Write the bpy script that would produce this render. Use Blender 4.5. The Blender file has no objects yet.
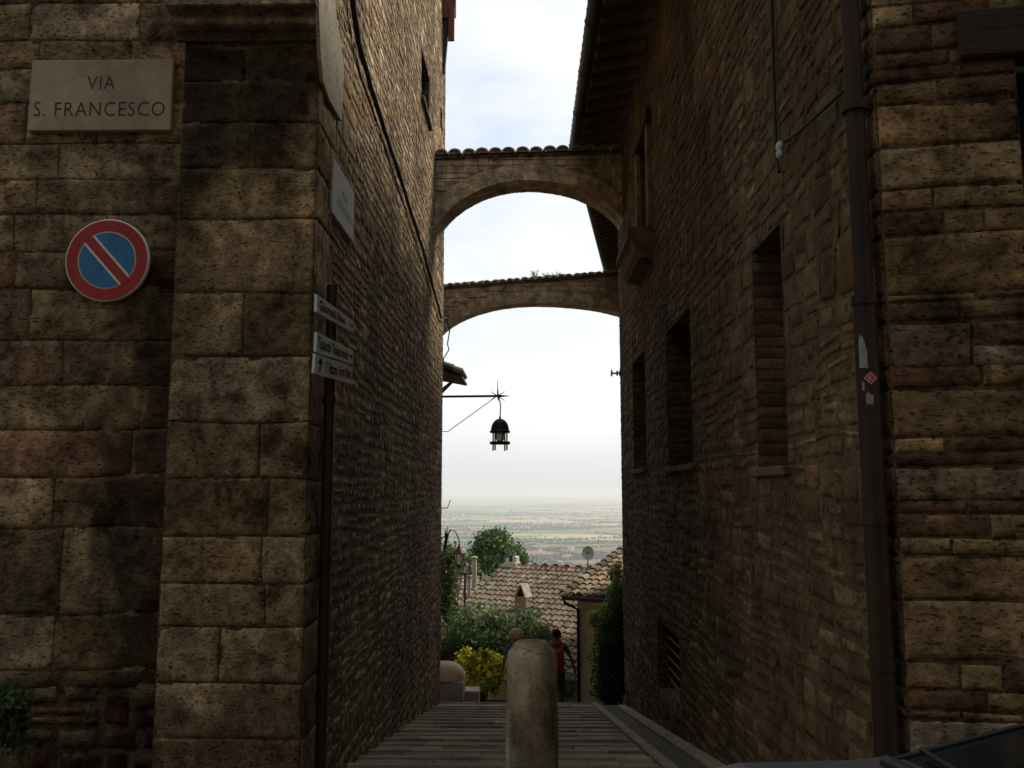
import bpy, math, random
import numpy as np
from mathutils import Vector, Matrix, Euler, noise

random.seed(7)
rnd = random.Random(11)
scene = bpy.context.scene
COL = scene.collection

# ------------------------------------------------------------------ camera
F = 880.0
PITCH = math.atan(106 / F)
YAW = math.atan(13 / 886)
CAM = Vector((0, 0, 1.6))
cam_data = bpy.data.cameras.new("camera")
cam = bpy.data.objects.new("camera", cam_data)
COL.objects.link(cam)
cam_data.sensor_width = 36
cam_data.lens = F / 1024 * 36
cam_data.clip_start = 0.05
cam_data.clip_end = 90000
cam.location = CAM
cam.rotation_euler = (math.radians(90) + PITCH, 0, YAW)
scene.camera = cam
RC = Euler(cam.rotation_euler).to_matrix()
RCI = RC.transposed()


def ray(u, v):
    return RC @ Vector(((u - 512) / F, (384 - v) / F, -1))


def at(u, v, y):            # world point at depth y
    d = ray(u, v)
    return CAM + d * (y / d.y)


def onx(u, v, x):           # world point on the wall plane x = const
    d = ray(u, v)
    return CAM + d * (x / d.x)


def proj(p):
    q = RCI @ (Vector(p) - CAM)
    if q.z > -0.05:
        return None
    return 512 + F * q.x / -q.z, 384 - F * q.y / -q.z


# ------------------------------------------------------------------ mesh builder
class MB:
    def __init__(self):
        self.v = []; self.f = []; self.c = []; self.m = []; self.s = []

    def add(self, vs, fs, col=(1, 1, 1), mi=0, smooth=False, cols=None):
        b = len(self.v)
        self.v += [tuple(p) for p in vs]
        self.c += cols if cols is not None else [tuple(col)] * len(vs)
        for f in fs:
            self.f.append(tuple(i + b for i in f)); self.m.append(mi); self.s.append(smooth)

    def box(self, c, s, col=(1, 1, 1), mi=0, rot=None, bev=0.0):
        hx, hy, hz = s[0] / 2, s[1] / 2, s[2] / 2
        c = Vector(c)
        if bev <= 0:
            vs = [Vector((x, y, z)) for z in (-hz, hz) for y in (-hy, hy) for x in (-hx, hx)]
            fs = [(0, 2, 3, 1), (4, 5, 7, 6), (0, 1, 5, 4), (2, 6, 7, 3), (0, 4, 6, 2), (1, 3, 7, 5)]
        else:
            b = min(bev, hx * .9, hy * .9, hz * .9)
            vs = []
            idx = {}
            for sx in (-1, 1):
                for sy in (-1, 1):
                    for sz in (-1, 1):
                        for k in range(3):
                            e = [hx, hy, hz]
                            for j in range(3):
                                if j != k:
                                    e[j] -= b
                            idx[(sx, sy, sz, k)] = len(vs)
                            vs.append(Vector((sx * e[0], sy * e[1], sz * e[2])))
            fs = []
            I = idx
            for s_ in (-1, 1):
                fs.append([I[(s_, a, b_, 0)] for a, b_ in ((-1, -1), (1, -1), (1, 1), (-1, 1))][::s_])
                fs.append([I[(a, s_, b_, 1)] for a, b_ in ((-1, -1), (-1, 1), (1, 1), (1, -1))][::s_])
                fs.append([I[(a, b_, s_, 2)] for a, b_ in ((-1, -1), (1, -1), (1, 1), (-1, 1))][::s_])
            for a in (-1, 1):
                for b_ in (-1, 1):
                    fs.append([I[(a, b_, -1, 0)], I[(a, b_, 1, 0)], I[(a, b_, 1, 1)], I[(a, b_, -1, 1)]])
                    fs.append([I[(a, -1, b_, 0)], I[(a, 1, b_, 0)], I[(a, 1, b_, 2)], I[(a, -1, b_, 2)]])
                    fs.append([I[(-1, a, b_, 1)], I[(1, a, b_, 1)], I[(1, a, b_, 2)], I[(-1, a, b_, 2)]])
                    for cc in (-1, 1):
                        fs.append([I[(a, b_, cc, 0)], I[(a, b_, cc, 1)], I[(a, b_, cc, 2)]])
        if rot is not None:
            vs = [rot @ p for p in vs]
        self.add([p + c for p in vs], fs, col, mi)

    def tube(self, pts, r, n=8, col=(1, 1, 1), mi=0, cap=True, smooth=True):
        pts = [Vector(p) for p in pts]
        rs = r if isinstance(r, (list, tuple)) else [r] * len(pts)
        rings = []
        up = None
        for i, p in enumerate(pts):
            t = (pts[min(i + 1, len(pts) - 1)] - pts[max(i - 1, 0)])
            t = t.normalized() if t.length > 1e-9 else Vector((0, 0, 1))
            if up is None:
                up = Vector((0, 0, 1)) if abs(t.z) < .9 else Vector((1, 0, 0))
            a = t.cross(up)
            if a.length < 1e-6:
                a = t.cross(Vector((0, 1, 0)))
            a.normalize(); b = a.cross(t).normalized(); up = b
            rings.append([p + (a * math.cos(2 * math.pi * k / n) + b * math.sin(2 * math.pi * k / n)) * rs[i] for k in range(n)])
        vs = [q for ring in rings for q in ring]
        fs = []
        for i in range(len(pts) - 1):
            for k in range(n):
                fs.append((i * n + k, i * n + (k + 1) % n, (i + 1) * n + (k + 1) % n, (i + 1) * n + k))
        self.add(vs, fs, col, mi, smooth)
        if cap:
            self.add(rings[0], [tuple(range(n))], col, mi)
            self.add(rings[-1], [tuple(range(n))[::-1]], col, mi)

    def lathe(self, o, prof, n=16, col=(1, 1, 1), mi=0, smooth=True, axis=None):
        o = Vector(o)
        M = Matrix.Identity(3) if axis is None else Vector((0, 0, 1)).rotation_difference(Vector(axis)).to_matrix()
        vs = []
        for (r, z) in prof:
            for k in range(n):
                a = 2 * math.pi * k / n
                vs.append(o + M @ Vector((r * math.cos(a), r * math.sin(a), z)))
        fs = []
        for i in range(len(prof) - 1):
            for k in range(n):
                fs.append((i * n + k, i * n + (k + 1) % n, (i + 1) * n + (k + 1) % n, (i + 1) * n + k))
        fs.append(tuple(range(n))[::-1])
        fs.append(tuple(range((len(prof) - 1) * n, len(prof) * n)))
        self.add(vs, fs, col, mi, smooth)

    def prism(self, poly, ext, col=(1, 1, 1), mi=0):
        poly = [Vector(p) for p in poly]; ext = Vector(ext); n = len(poly)
        fs = [tuple(range(n)), tuple(range(2 * n - 1, n - 1, -1))]
        fs += [(i, (i + 1) % n, n + (i + 1) % n, n + i) for i in range(n)]
        self.add(poly + [p + ext for p in poly], fs, col, mi)

    def build(self, name, mats, parent=None, merge=False):
        me = bpy.data.meshes.new(name)
        me.from_pydata(self.v, [], self.f)
        if not isinstance(mats, (list, tuple)):
            mats = [mats]
        for m in mats:
            me.materials.append(m)
        ca = me.color_attributes.new("Col", 'FLOAT_COLOR', 'POINT')
        a = np.ones((len(self.v), 4), np.float32)
        if self.c:
            a[:, :3] = np.array(self.c, np.float32)
        ca.data.foreach_set("color", a.ravel())
        me.polygons.foreach_set("material_index", self.m)
        me.polygons.foreach_set("use_smooth", self.s)
        me.update()
        o = bpy.data.objects.new(name, me)
        COL.objects.link(o)
        if parent is not None:
            o.parent = parent
            o.matrix_parent_inverse = Matrix.Translation(-parent.location) if parent.type == 'EMPTY' and parent.rotation_euler.z == 0 else parent.matrix_basis.inverted()
        return o


def tag(o, label=None, cat=None, group=None, kind=None):
    if label: o["label"] = label
    if cat: o["category"] = cat
    if group: o["group"] = group
    if kind: o["kind"] = kind
    return o


def empty(name, loc, label=None, cat=None, group=None):
    o = bpy.data.objects.new(name, None)
    COL.objects.link(o)
    o.location = loc
    return tag(o, label, cat, group)


# ------------------------------------------------------------------ materials
def nodes_mat(name):
    m = bpy.data.materials.new(name)
    m.use_nodes = True
    nt = m.node_tree
    return m, nt, nt.nodes["Principled BSDF"]


def N(nt, t, **kw):
    n = nt.nodes.new(t)
    for k, v in kw.items():
        if k.startswith('i_'):
            n.inputs[k[2:].replace('_', ' ')].default_value = v
        else:
            setattr(n, k, v)
    return n


def mixc(nt, blend, fac, a, b):
    n = nt.nodes.new('ShaderNodeMix')
    n.data_type = 'RGBA'; n.blend_type = blend
    for sock, val in ((n.inputs[0], fac), (n.inputs[6], a), (n.inputs[7], b)):
        if hasattr(val, 'is_linked'):
            nt.links.new(val, sock)
        else:
            sock.default_value = val if not isinstance(val, tuple) or len(val) == 4 else (*val, 1)
    return n.outputs[2]


def ramp(nt, fac, stops):
    r = nt.nodes.new('ShaderNodeValToRGB')
    while len(r.color_ramp.elements) < len(stops):
        r.color_ramp.elements.new(0.5)
    for e, (p, c) in zip(r.color_ramp.elements, stops):
        e.position = p
        e.color = (c, c, c, 1) if not isinstance(c, tuple) else (*c, 1)
    nt.links.new(fac, r.inputs[0])
    return r.outputs[0]


def surf(name, color=None, use_col=False, rough=.9, var=.35, scale=6.0, bump=.3, bump_scale=40.0,
         pits=0.0, pit_scale=30.0, grime=0.0, grime_scale=.7, patch=0.0, patch_scale=4.5, metal=0.0, spec=.3, bdist=.01, stretch=(1, 1, 1)):
    """generic weathered surface: colour (or Col attribute) times noise, pits, grime patches and bump"""
    m, nt, b = nodes_mat(name)
    tc = N(nt, 'ShaderNodeTexCoord')
    mp = N(nt, 'ShaderNodeMapping')
    mp.inputs['Scale'].default_value = stretch
    nt.links.new(tc.outputs['Object'], mp.inputs['Vector'])
    vec = mp.outputs[0]
    if use_col:
        at_ = N(nt, 'ShaderNodeVertexColor', layer_name="Col")
        c = at_.outputs[0]
        if color is not None:
            c = mixc(nt, 'MULTIPLY', 1.0, c, color)
    else:
        rgb = N(nt, 'ShaderNodeRGB'); rgb.outputs[0].default_value = (*color, 1)
        c = rgb.outputs[0]
    n1 = N(nt, 'ShaderNodeTexNoise', i_Scale=scale, i_Detail=8.0, i_Roughness=.68)
    nt.links.new(vec, n1.inputs['Vector'])
    v = ramp(nt, n1.outputs[0], [(.25, 1 - var), (.5, 1.0), (.75, 1 + var * .8)])
    c = mixc(nt, 'MULTIPLY', 1.0, c, v)
    hgt = None
    if bump > 0:
        n2 = N(nt, 'ShaderNodeTexNoise', i_Scale=bump_scale, i_Detail=6.0, i_Roughness=.65)
        nt.links.new(vec, n2.inputs['Vector'])
        hgt = n2.outputs[0]
    if pits > 0:
        n3 = N(nt, 'ShaderNodeTexNoise', i_Scale=pit_scale, i_Detail=3.0, i_Roughness=.6)
        mp3 = N(nt, 'ShaderNodeMapping'); mp3.inputs['Scale'].default_value = (1, 1, 2.2)
        nt.links.new(tc.outputs['Object'], mp3.inputs['Vector'])
        nt.links.new(mp3.outputs[0], n3.inputs['Vector'])
        p = ramp(nt, n3.outputs[0], [(.34, 1 - pits), (.43, 1.0), (1, 1.0)])
        c = mixc(nt, 'MULTIPLY', 1.0, c, p)
        if hgt is not None:
            hgt2 = mixc(nt, 'MULTIPLY', .8, hgt, p)
            hgt = hgt2
    if grime > 0:
        n4 = N(nt, 'ShaderNodeTexNoise', i_Scale=grime_scale, i_Detail=7.0, i_Roughness=.6)
        mp4 = N(nt, 'ShaderNodeMapping'); mp4.inputs['Scale'].default_value = (1, 1, .55)
        nt.links.new(tc.outputs['Object'], mp4.inputs['Vector'])
        nt.links.new(mp4.outputs[0], n4.inputs['Vector'])
        g = ramp(nt, n4.outputs[0], [(.36, (1 - grime, 1 - grime, 1 - grime * .97)), (.56, (1.0, 1.0, 1.0)), (.8, (1.12, 1.1, 1.05))])
        c = mixc(nt, 'MULTIPLY', 1.0, c, g)
    if patch > 0:
        n5 = N(nt, 'ShaderNodeTexNoise', i_Scale=patch_scale, i_Detail=9.0, i_Roughness=.7, i_Distortion=.4)
        nt.links.new(tc.outputs['Object'], n5.inputs['Vector'])
        g = ramp(nt, n5.outputs[0], [(.36, (1 - patch, 1 - patch * 1.04, 1 - patch * 1.08)), (.47, (.82, .80, .77)), (.56, (1.12, 1.1, 1.06)), (.66, (1 + patch * .95, 1 + patch * .92, 1 + patch * .8))])
        c = mixc(nt, 'MULTIPLY', 1.0, c, g)
    nt.links.new(c, b.inputs['Base Color'])
    if hgt is not None:
        bp = N(nt, 'ShaderNodeBump', i_Strength=bump, i_Distance=bdist)
        nt.links.new(hgt, bp.inputs['Height'])
        nt.links.new(bp.outputs[0], b.inputs['Normal'])
    b.inputs['Roughness'].default_value = rough
    b.inputs['Metallic'].default_value = metal
    b.inputs['Specular IOR Level'].default_value = spec
    return m


M = {}
M['ashlar'] = surf('ashlar stone', use_col=True, var=.62, scale=10, bump=1.0, bump_scale=38, pits=.75, pit_scale=30, grime=.5, grime_scale=1.1, patch=.72, patch_scale=3.6, bdist=.02, spec=.1)
M['rubble'] = surf('rubble stone', use_col=True, var=.45, scale=9, bump=.55, bump_scale=24, pits=.6, pit_scale=22, grime=.4, grime_scale=.6, patch=.28, patch_scale=2.2, bdist=.02, spec=.08)
M['arch_stone'] = surf('arch stone', use_col=True, var=.4, scale=7, bump=1.0, bump_scale=24, pits=.4, pit_scale=18, patch=.4, patch_scale=3.5, grime=.35, grime_scale=1.5, bdist=.02, spec=.1)
M['plaster'] = surf('pale old plaster', (.29, .25, .18), var=.25, scale=4, bump=.25, bump_scale=30, pits=.6, pit_scale=14, bdist=.01, spec=.1)
M['cream_plaster'] = surf('cream house plaster', (.74, .63, .47), var=.22, scale=1.6, bump=.2, bump_scale=20, grime=.3, grime_scale=.9, spec=.1)
M['marble'] = surf('weathered marble', (.30, .235, .145), var=.42, scale=3.5, bump=.15, bump_scale=60, grime=.25, grime_scale=2.5, rough=.7)
M['sign_white'] = surf('grey white sign face', (.52, .53, .48), var=.1, scale=10, bump=0, rough=.5)
M['sign_pale'] = surf('pale sign plate', (.50, .50, .45), var=.1, scale=8, bump=.05, bump_scale=40, rough=.6)
M['black_paint'] = surf('black lettering paint', (.012, .012, .012), var=.2, bump=0, rough=.6)
M['incised'] = surf('darkened incised lettering', (.035, .026, .018), var=.2, bump=0, rough=.8)
M['sign_red'] = surf('faded red sign paint', (.30, .028, .024), var=.3, scale=6, bump=.05, rough=.45)
M['sign_blue'] = surf('faded blue sign paint', (.03, .145, .29), var=.3, scale=6, bump=.05, rough=.45)
M['sign_rim'] = surf('sign white edge', (.62, .60, .55), var=.15, scale=14, bump=0, rough=.5)
M['iron'] = surf('dark wrought iron', (.018, .017, .016), var=.35, scale=20, bump=.3, bump_scale=80, rough=.6, spec=.4, bdist=.003)
M['galv'] = surf('dark steel post', (.022, .018, .014), var=.4, scale=12, bump=.15, bump_scale=60, rough=.55, spec=.4, bdist=.003)
M['rust_pipe'] = surf('rusty brown pipe', (.034, .018, .009), var=.55, scale=7, bump=.3, bump_scale=50, rough=.75, grime=.4, grime_scale=1.5, bdist=.004, stretch=(1, 1, .3))
M['copper_lamp'] = surf('green black lantern metal', (.022, .035, .034), var=.3, scale=15, bump=.1, rough=.5)
M['brown_lamp'] = surf('brown lantern metal', (.05, .022, .014), var=.3, scale=15, bump=.1, rough=.5)
M['old_wood'] = surf('old dark wood', (.030, .020, .013), var=.5, scale=5, bump=.6, bump_scale=22, rough=.85, stretch=(1, 1, 1), bdist=.01)
M['beam_wood'] = surf('old timber lintel', (.028, .018, .011), var=.45, scale=4, bump=.7, bump_scale=18, rough=.9, stretch=(.25, 2, 4), bdist=.012)
M['eave_wood'] = surf('dark eave timber', (.10, .068, .042), var=.45, scale=5, bump=.4, bump_scale=20, rough=.9, stretch=(1, 3, 1))
M['gutter'] = surf('dark copper gutter', (.05, .042, .034), var=.3, scale=5, bump=.1, bump_scale=20, rough=.6, spec=.4)
M['shutter'] = surf('dark red shutter paint', (.13, .035, .03), var=.25, scale=8, bump=.1, rough=.6)
M['tile'] = surf('clay roof tile', use_col=True, var=.4, scale=5, bump=.5, bump_scale=30, grime=.35, grime_scale=1.2, rough=.9, spec=.1)
M['paving'] = surf('worn stone steps', use_col=True, var=.35, scale=5, bump=.6, bump_scale=28, grime=.35, grime_scale=1.2, rough=.8, spec=.25, bdist=.015)
M['kerb'] = surf('pale kerb stone', (.26, .225, .165), var=.3, scale=5, bump=.5, bump_scale=30, rough=.85, spec=.2)
M['asphalt'] = surf('worn asphalt', (.085, .075, .06), var=.3, scale=4, bump=.6, bump_scale=90, rough=.9, grime=.2, grime_scale=.8, bdist=.006)
M['bollard'] = surf('lichen stone bollard', (.39, .325, .22), use_col=True, var=.4, scale=6, bump=.9, bump_scale=35, pits=.45, pit_scale=26, grime=.7, grime_scale=4.2, bdist=.012, spec=.1, stretch=(1, 1, .45))
M['white_stone'] = surf('pale travertine block', (.50, .46, .40), var=.25, scale=5, bump=.4, bump_scale=30, grime=.25, grime_scale=2)
M['terracotta'] = surf('terracotta', (.74, .52, .36), var=.25, scale=5, bump=.25, bump_scale=30, grime=.25, grime_scale=2)
M['brick'] = surf('brick chimney', (.30, .19, .12), var=.35, scale=6, bump=.4, bump_scale=25)
M['cable'] = surf('black cable', (.02, .021, .018), var=.3, scale=10, bump=0, rough=.7)
M['insul'] = surf('white porcelain', (.42, .42, .38), var=.25, scale=12, bump=0, rough=.4)
M['paper'] = surf('torn white paper', (.24, .26, .21), var=.3, scale=20, bump=0)
M['sticker_red'] = surf('red sticker', (.34, .05, .04), var=.2, scale=30, bump=0, rough=.5)
M['sticker_pink'] = surf('pale sticker print', (.62, .33, .28), var=.15, scale=30, bump=0, rough=.5)
M['skin'] = surf('skin', (.52, .28, .19), var=.08, scale=8, bump=0, rough=.55)
M['skin_dark'] = surf('tanned skin', (.30, .135, .09), var=.08, scale=8, bump=0, rough=.55)
M['teal_cloth'] = surf('teal cloth', (.06, .24, .28), var=.2, scale=12, bump=.3, bump_scale=40)
M['grey_cloth'] = surf('dark grey cloth', (.09, .11, .11), var=.2, scale=12, bump=.3, bump_scale=40)
M['red_cloth'] = surf('red cloth', (.50, .03, .05), var=.2, scale=12, bump=.3, bump_scale=40)
M['dark_cloth'] = surf('dark trousers', (.03, .03, .028), var=.2, scale=12, bump=.3, bump_scale=40)
M['olive_cloth'] = surf('olive trousers', (.10, .10, .06), var=.2, scale=12, bump=.3, bump_scale=40)
M['hair_ginger'] = surf('ginger blond hair', (.90, .70, .50), var=.35, scale=30, bump=.9, bump_scale=60, bdist=.02)
M['hair_dark'] = surf('dark hair', (.012, .010, .009), var=.3, scale=30, bump=.8, bump_scale=60, bdist=.02)
M['shoe'] = surf('dark shoe', (.03, .025, .022), var=.2, bump=0)
M['eye'] = surf('eye', (.5, .5, .48), var=.05, bump=0, rough=.2)
M['car_paint'] = surf('pale grey car paint', (.085, .086, .084), var=.04, scale=3, bump=0, rough=.3, spec=.5)
M['tyre'] = surf('tyre rubber', (.02, .02, .02), var=.2, bump=.2, rough=.9)
M['rim'] = surf('wheel rim', (.35, .35, .36), var=.1, bump=0, rough=.35, metal=.8)
M['plastic'] = surf('black trim plastic', (.015, .015, .016), var=.2, scale=20, bump=.2, bump_scale=80, rough=.55)
M['dish'] = surf('grey dish', (.30, .31, .31), var=.1, bump=0, rough=.5)
M['flue'] = surf('beige flue pipe', (.38, .33, .25), var=.25, scale=6, bump=.1, grime=.3, grime_scale=3)
M['dark_inside'] = surf('dark boards', (.012, .010, .008), var=.4, scale=4, bump=.4, bump_scale=20)
M['bark'] = surf('bark', (.10, .075, .05), var=.4, scale=8, bump=.8, bump_scale=20)
M['far_wall'] = surf('far farmhouse walls', (.62, .58, .50), var=.1, scale=.1, bump=0)
M['far_roof'] = surf('far farmhouse roof', (.30, .17, .11), var=.1, scale=.1, bump=0)

m, nt, b = nodes_mat('car glass')
b.inputs['Base Color'].default_value = (.012, .014, .014, 1)
b.inputs['Roughness'].default_value = .12
M['car_glass'] = m
m, nt, b = nodes_mat('lamp glass')
b.inputs['Base Color'].default_value = (.70, .68, .60, 1)
b.inputs['Roughness'].default_value = .35
b.inputs['Transmission Weight'].default_value = .35
M['lamp_glass'] = m
m, nt, b = nodes_mat('headlight glass')
b.inputs['Base Color'].default_value = (.55, .56, .57, 1)
b.inputs['Roughness'].default_value = .08
M['headlight'] = m


def leaf_mat(name, trans=.35):
    m, nt, b = nodes_mat(name)
    a = N(nt, 'ShaderNodeVertexColor', layer_name="Col")
    nt.links.new(a.outputs[0], b.inputs['Base Color'])
    b.inputs['Roughness'].default_value = .6
    b.inputs['Specular IOR Level'].default_value = .25
    t = N(nt, 'ShaderNodeBsdfTranslucent')
    nt.links.new(a.outputs[0], t.inputs[0])
    mx = N(nt, 'ShaderNodeMixShader'); mx.inputs[0].default_value = trans
    nt.links.new(b.outputs[0], mx.inputs[1]); nt.links.new(t.outputs[0], mx.inputs[2])
    nt.links.new(mx.outputs[0], nt.nodes['Material Output'].inputs[0])
    return m


M['leaf'] = leaf_mat('leaves')

# ------------------------------------------------------------------ masonry
LIME = [(0.3001, 0.2141, 0.116), (0.349, 0.2556, 0.1417), (0.2513, 0.1769, 0.0972), (0.2792, 0.1935, 0.1052), (0.2233, 0.159, 0.0877), (0.3629, 0.2764, 0.1646)]
PINK = [(0.266, 0.161, 0.098), (0.238, 0.14, 0.084), (0.294, 0.182, 0.112)]


def pick(pal, r):
    c = r.choice(pal)
    k = r.uniform(.72, 1.2)
    return (c[0] * k * r.uniform(.96, 1.04), c[1] * k, c[2] * k * r.uniform(.94, 1.06))


def gen_rows(z0, z1, lo, hi, breaks, r):
    bs = sorted({z0, z1, *[b for b in breaks if z0 < b < z1]})
    rows = []
    for a, b in zip(bs[:-1], bs[1:]):
        h = b - a
        n = max(1, round(h / ((lo + hi) / 2)))
        ws = [r.uniform(lo, hi) for _ in range(n)]
        s = sum(ws)
        z = a
        for w in ws:
            rows.append((z, z + w * h / s)); z += w * h / s
    return rows


def masonry(mb, O, U, Nn, W, rows, len_rng, joint=.012, prot=.012, rough=.008, round_r=.03, pal=LIME, holes=(),
            warp=.015, seed=1, stain=None, step=.03, mortar=(.16, .125, .085), split=.0, mi=0, chips=False, pal2=None, p2=.0, sink=.010):
    """courses of individually shaped stones standing proud of a mortar sheet; O is the base corner, z = world height"""
    r = random.Random(seed)
    O = Vector(O); U = Vector(U).normalized(); Nn = Vector(Nn).normalized()
    sd = seed * 17.3

    def P(u, z, d):
        wx = warp * noise.noise(Vector((u * 1.7 + sd, z * 1.7, 3.1))) if warp else 0
        wz = warp * 1.4 * noise.noise(Vector((u * 1.3 + sd, z * 1.6, 9.7))) if warp else 0
        k = min(1, u / .2, (W - u) / .2)
        return O + U * (u + wx * max(0, k)) + Vector((0, 0, z + wz - O.z)) + Nn * d

    for (z0, z1) in rows:
        iv = [(0.0, W)]
        for (a, b, c, d) in holes:
            if c < z1 - 1e-4 and d > z0 + 1e-4:
                out = []
                for (p, q) in iv:
                    if b <= p or a >= q:
                        out.append((p, q))
                    else:
                        if a - p > .01: out.append((p, a))
                        if q - b > .01: out.append((b, q))
                iv = out
        hrow = z1 - z0
        for (p, q) in iv:
            u = p
            cells = []
            while u < q - 1e-6:
                l = r.uniform(*len_rng) * (1 if hrow > .13 else .9)
                if q - u - l < len_rng[0] * .6:
                    l = q - u
                cells.append((u, u + l)); u += l
            # mortar
            mb.add([O + U * p + Vector((0, 0, z0 - O.z)), O + U * q + Vector((0, 0, z0 - O.z)), O + U * q + Vector((0, 0, z1 - O.z)), O + U * p + Vector((0, 0, z1 - O.z))],
                   [(0, 1, 2, 3)], mortar, mi)
            for (a, b) in cells:
                subs = [(a, b, z0, z1)]
                if split and hrow > .14 and r.random() < split:
                    zm = z0 + hrow * r.uniform(.35, .65)
                    if r.random() < .5:
                        am = a + (b - a) * r.uniform(.35, .65)
                        subs = [(a, b, z0, zm), (a, am, zm, z1), (am, b, zm, z1)]
                    else:
                        subs = [(a, b, z0, zm), (a, b, zm, z1)]
                for (a_, b_, c_, d_) in subs:
                    ctr = O + U * ((a_ + b_) / 2) + Vector((0, 0, (c_ + d_) / 2 - O.z))
                    pp = proj(ctr)
                    vis = pp is not None and -120 < pp[0] < 1150 and -120 < pp[1] < 900
                    dist = (ctr - CAM).length
                    st = max(step, .0045 * dist) if vis else 1e9
                    j = joint / 2
                    a2, b2, c2, d2 = a_ + j, b_ - j, c_ + j, d_ - j
                    if b2 - a2 < .02 or d2 - c2 < .02:
                        continue
                    jt = min(.34 * (d2 - c2), .036) if joint > .0085 else .004
                    cor = [(a2 + r.uniform(0, jt), c2 + r.uniform(0, jt)), (b2 - r.uniform(0, jt), c2 + r.uniform(0, jt)),
                           (b2 - r.uniform(0, jt), d2 - r.uniform(0, jt)), (a2 + r.uniform(0, jt), d2 - r.uniform(0, jt))]
                    nu = max(2, min(30, int((b2 - a2) / st) + 1)); nv = max(2, min(18, int((d2 - c2) / st) + 1))
                    if vis:
                        nu = max(nu, 4); nv = max(nv, 4)
                    pr = prot * r.uniform(.7, 1.3)
                    rg = rough * r.uniform(.5, 1.6)
                    tx, tz = r.uniform(-.4, .4) * pr, r.uniform(-.4, .4) * pr
                    base = pick(pal2 if (pal2 and r.random() < p2) else pal, r)
                    so = r.uniform(0, 100)
                    vs = []; cs = []
                    rr = min(round_r, (b2 - a2) * .35, (d2 - c2) * .4)
                    eu = min(.25 / nu * 2, .007 / (b2 - a2)); ev = min(.25 / nv * 2, .007 / (d2 - c2))
                    us = [0.0] + [eu + (1 - 2 * eu) * q_ / max(1, nu - 2) for q_ in range(nu - 1)] + [1.0]
                    vv_ = [0.0] + [ev + (1 - 2 * ev) * q_ / max(1, nv - 2) for q_ in range(nv - 1)] + [1.0]
                    for iy in range(nv + 1):
                        t = vv_[iy]
                        for ix in range(nu + 1):
                            s = us[ix]
                            # denser sampling close to the arris
                            s_ = s; t_ = t
                            uu = (cor[0][0] * (1 - s_) + cor[1][0] * s_) * (1 - t_) + (cor[3][0] * (1 - s_) + cor[2][0] * s_) * t_
                            zz = (cor[0][1] * (1 - s_) + cor[1][1] * s_) * (1 - t_) + (cor[3][1] * (1 - s_) + cor[2][1] * s_) * t_
                            edge = ix in (0, nu) or iy in (0, nv)
                            if edge:
                                d = -sink
                            else:
                                e = min(s * (b2 - a2), (1 - s) * (b2 - a2), t * (d2 - c2), (1 - t) * (d2 - c2)) / rr
                                e = min(1, max(0, e))
                                d = pr * (.55 + .45 * math.sqrt(e)) + tx * (s - .5) + tz * (t - .5)
                                if vis:
                                    d += rg * .7 * noise.noise(Vector((uu * 7 + so, zz * 9, so))) + rg * .6 * noise.noise(Vector((uu * 45, zz * 50, so))) + rg * 1.0 * noise.noise(Vector((uu * 22, zz * 26, so)))
                                    d = max(d, .0015)
                                    if chips and e < 1 and noise.noise(Vector((uu * 5 + so, zz * 6, so + 30))) > .30:
                                        d = -.6 * sink
                            if edge and vis:
                                wob = .35 * jt + .003
                                uu += wob * noise.noise(Vector((zz * 14, so, uu * 3)))
                                zz += wob * noise.noise(Vector((uu * 14, so + 5, zz * 3)))
                            pt = P(uu, zz, d)
                            vs.append(pt)
                            k = 1.0
                            if stain is not None:
                                k = stain(pt)  # tone factor per vertex; on the pier it includes painted shade
                            cs.append((base[0] * k, base[1] * k, base[2] * k))
                    fs = []; sm_ = []
                    for iy in range(nv):
                        for ix in range(nu):
                            i0 = iy * (nu + 1) + ix
                            fs.append((i0, i0 + 1, i0 + nu + 2, i0 + nu + 1))
                            sm_.append(0 < ix < nu - 1 and 0 < iy < nv - 1)
                    mb.add(vs, fs, mi=mi, smooth=True, cols=cs)
                    mb.s[-len(sm_):] = sm_      # crisp arrises: the turned-in border is flat shaded


def rubble(mb, O, U, Nn, W, z0, z1, rng_h, len_rng, holes, seed, lift=(.3, .6), bay=(.45, 1.3), **kw):
    """rubble walling: short bays with their own stone heights so that no course runs through"""
    r = random.Random(seed)
    O = Vector(O); U = Vector(U).normalized()
    lifts = gen_rows(z0, z1, *lift, [h for q in holes for h in q[2:]], r)
    for li, (a, b) in enumerate(lifts):
        u = 0.0
        while u < W - 1e-6:
            w = r.uniform(*bay)
            if W - u - w < bay[0] * .6: w = W - u
            hs = [(p - u, q - u, c, d) for (p, q, c, d) in holes if q > u and p < u + w]
            rows = gen_rows(a, b, rng_h[0] * r.uniform(.7, 1.9), rng_h[1] * r.uniform(.6, 1.9), [], r)
            masonry(mb, O + U * u, U, Nn, w, rows, len_rng, holes=hs, seed=seed * 1000 + li * 40 + int(u * 10), **kw)
            u += w


def zv(v, y):               # world height seen at picture row v at depth y
    return at(512, v, y).z


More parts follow.
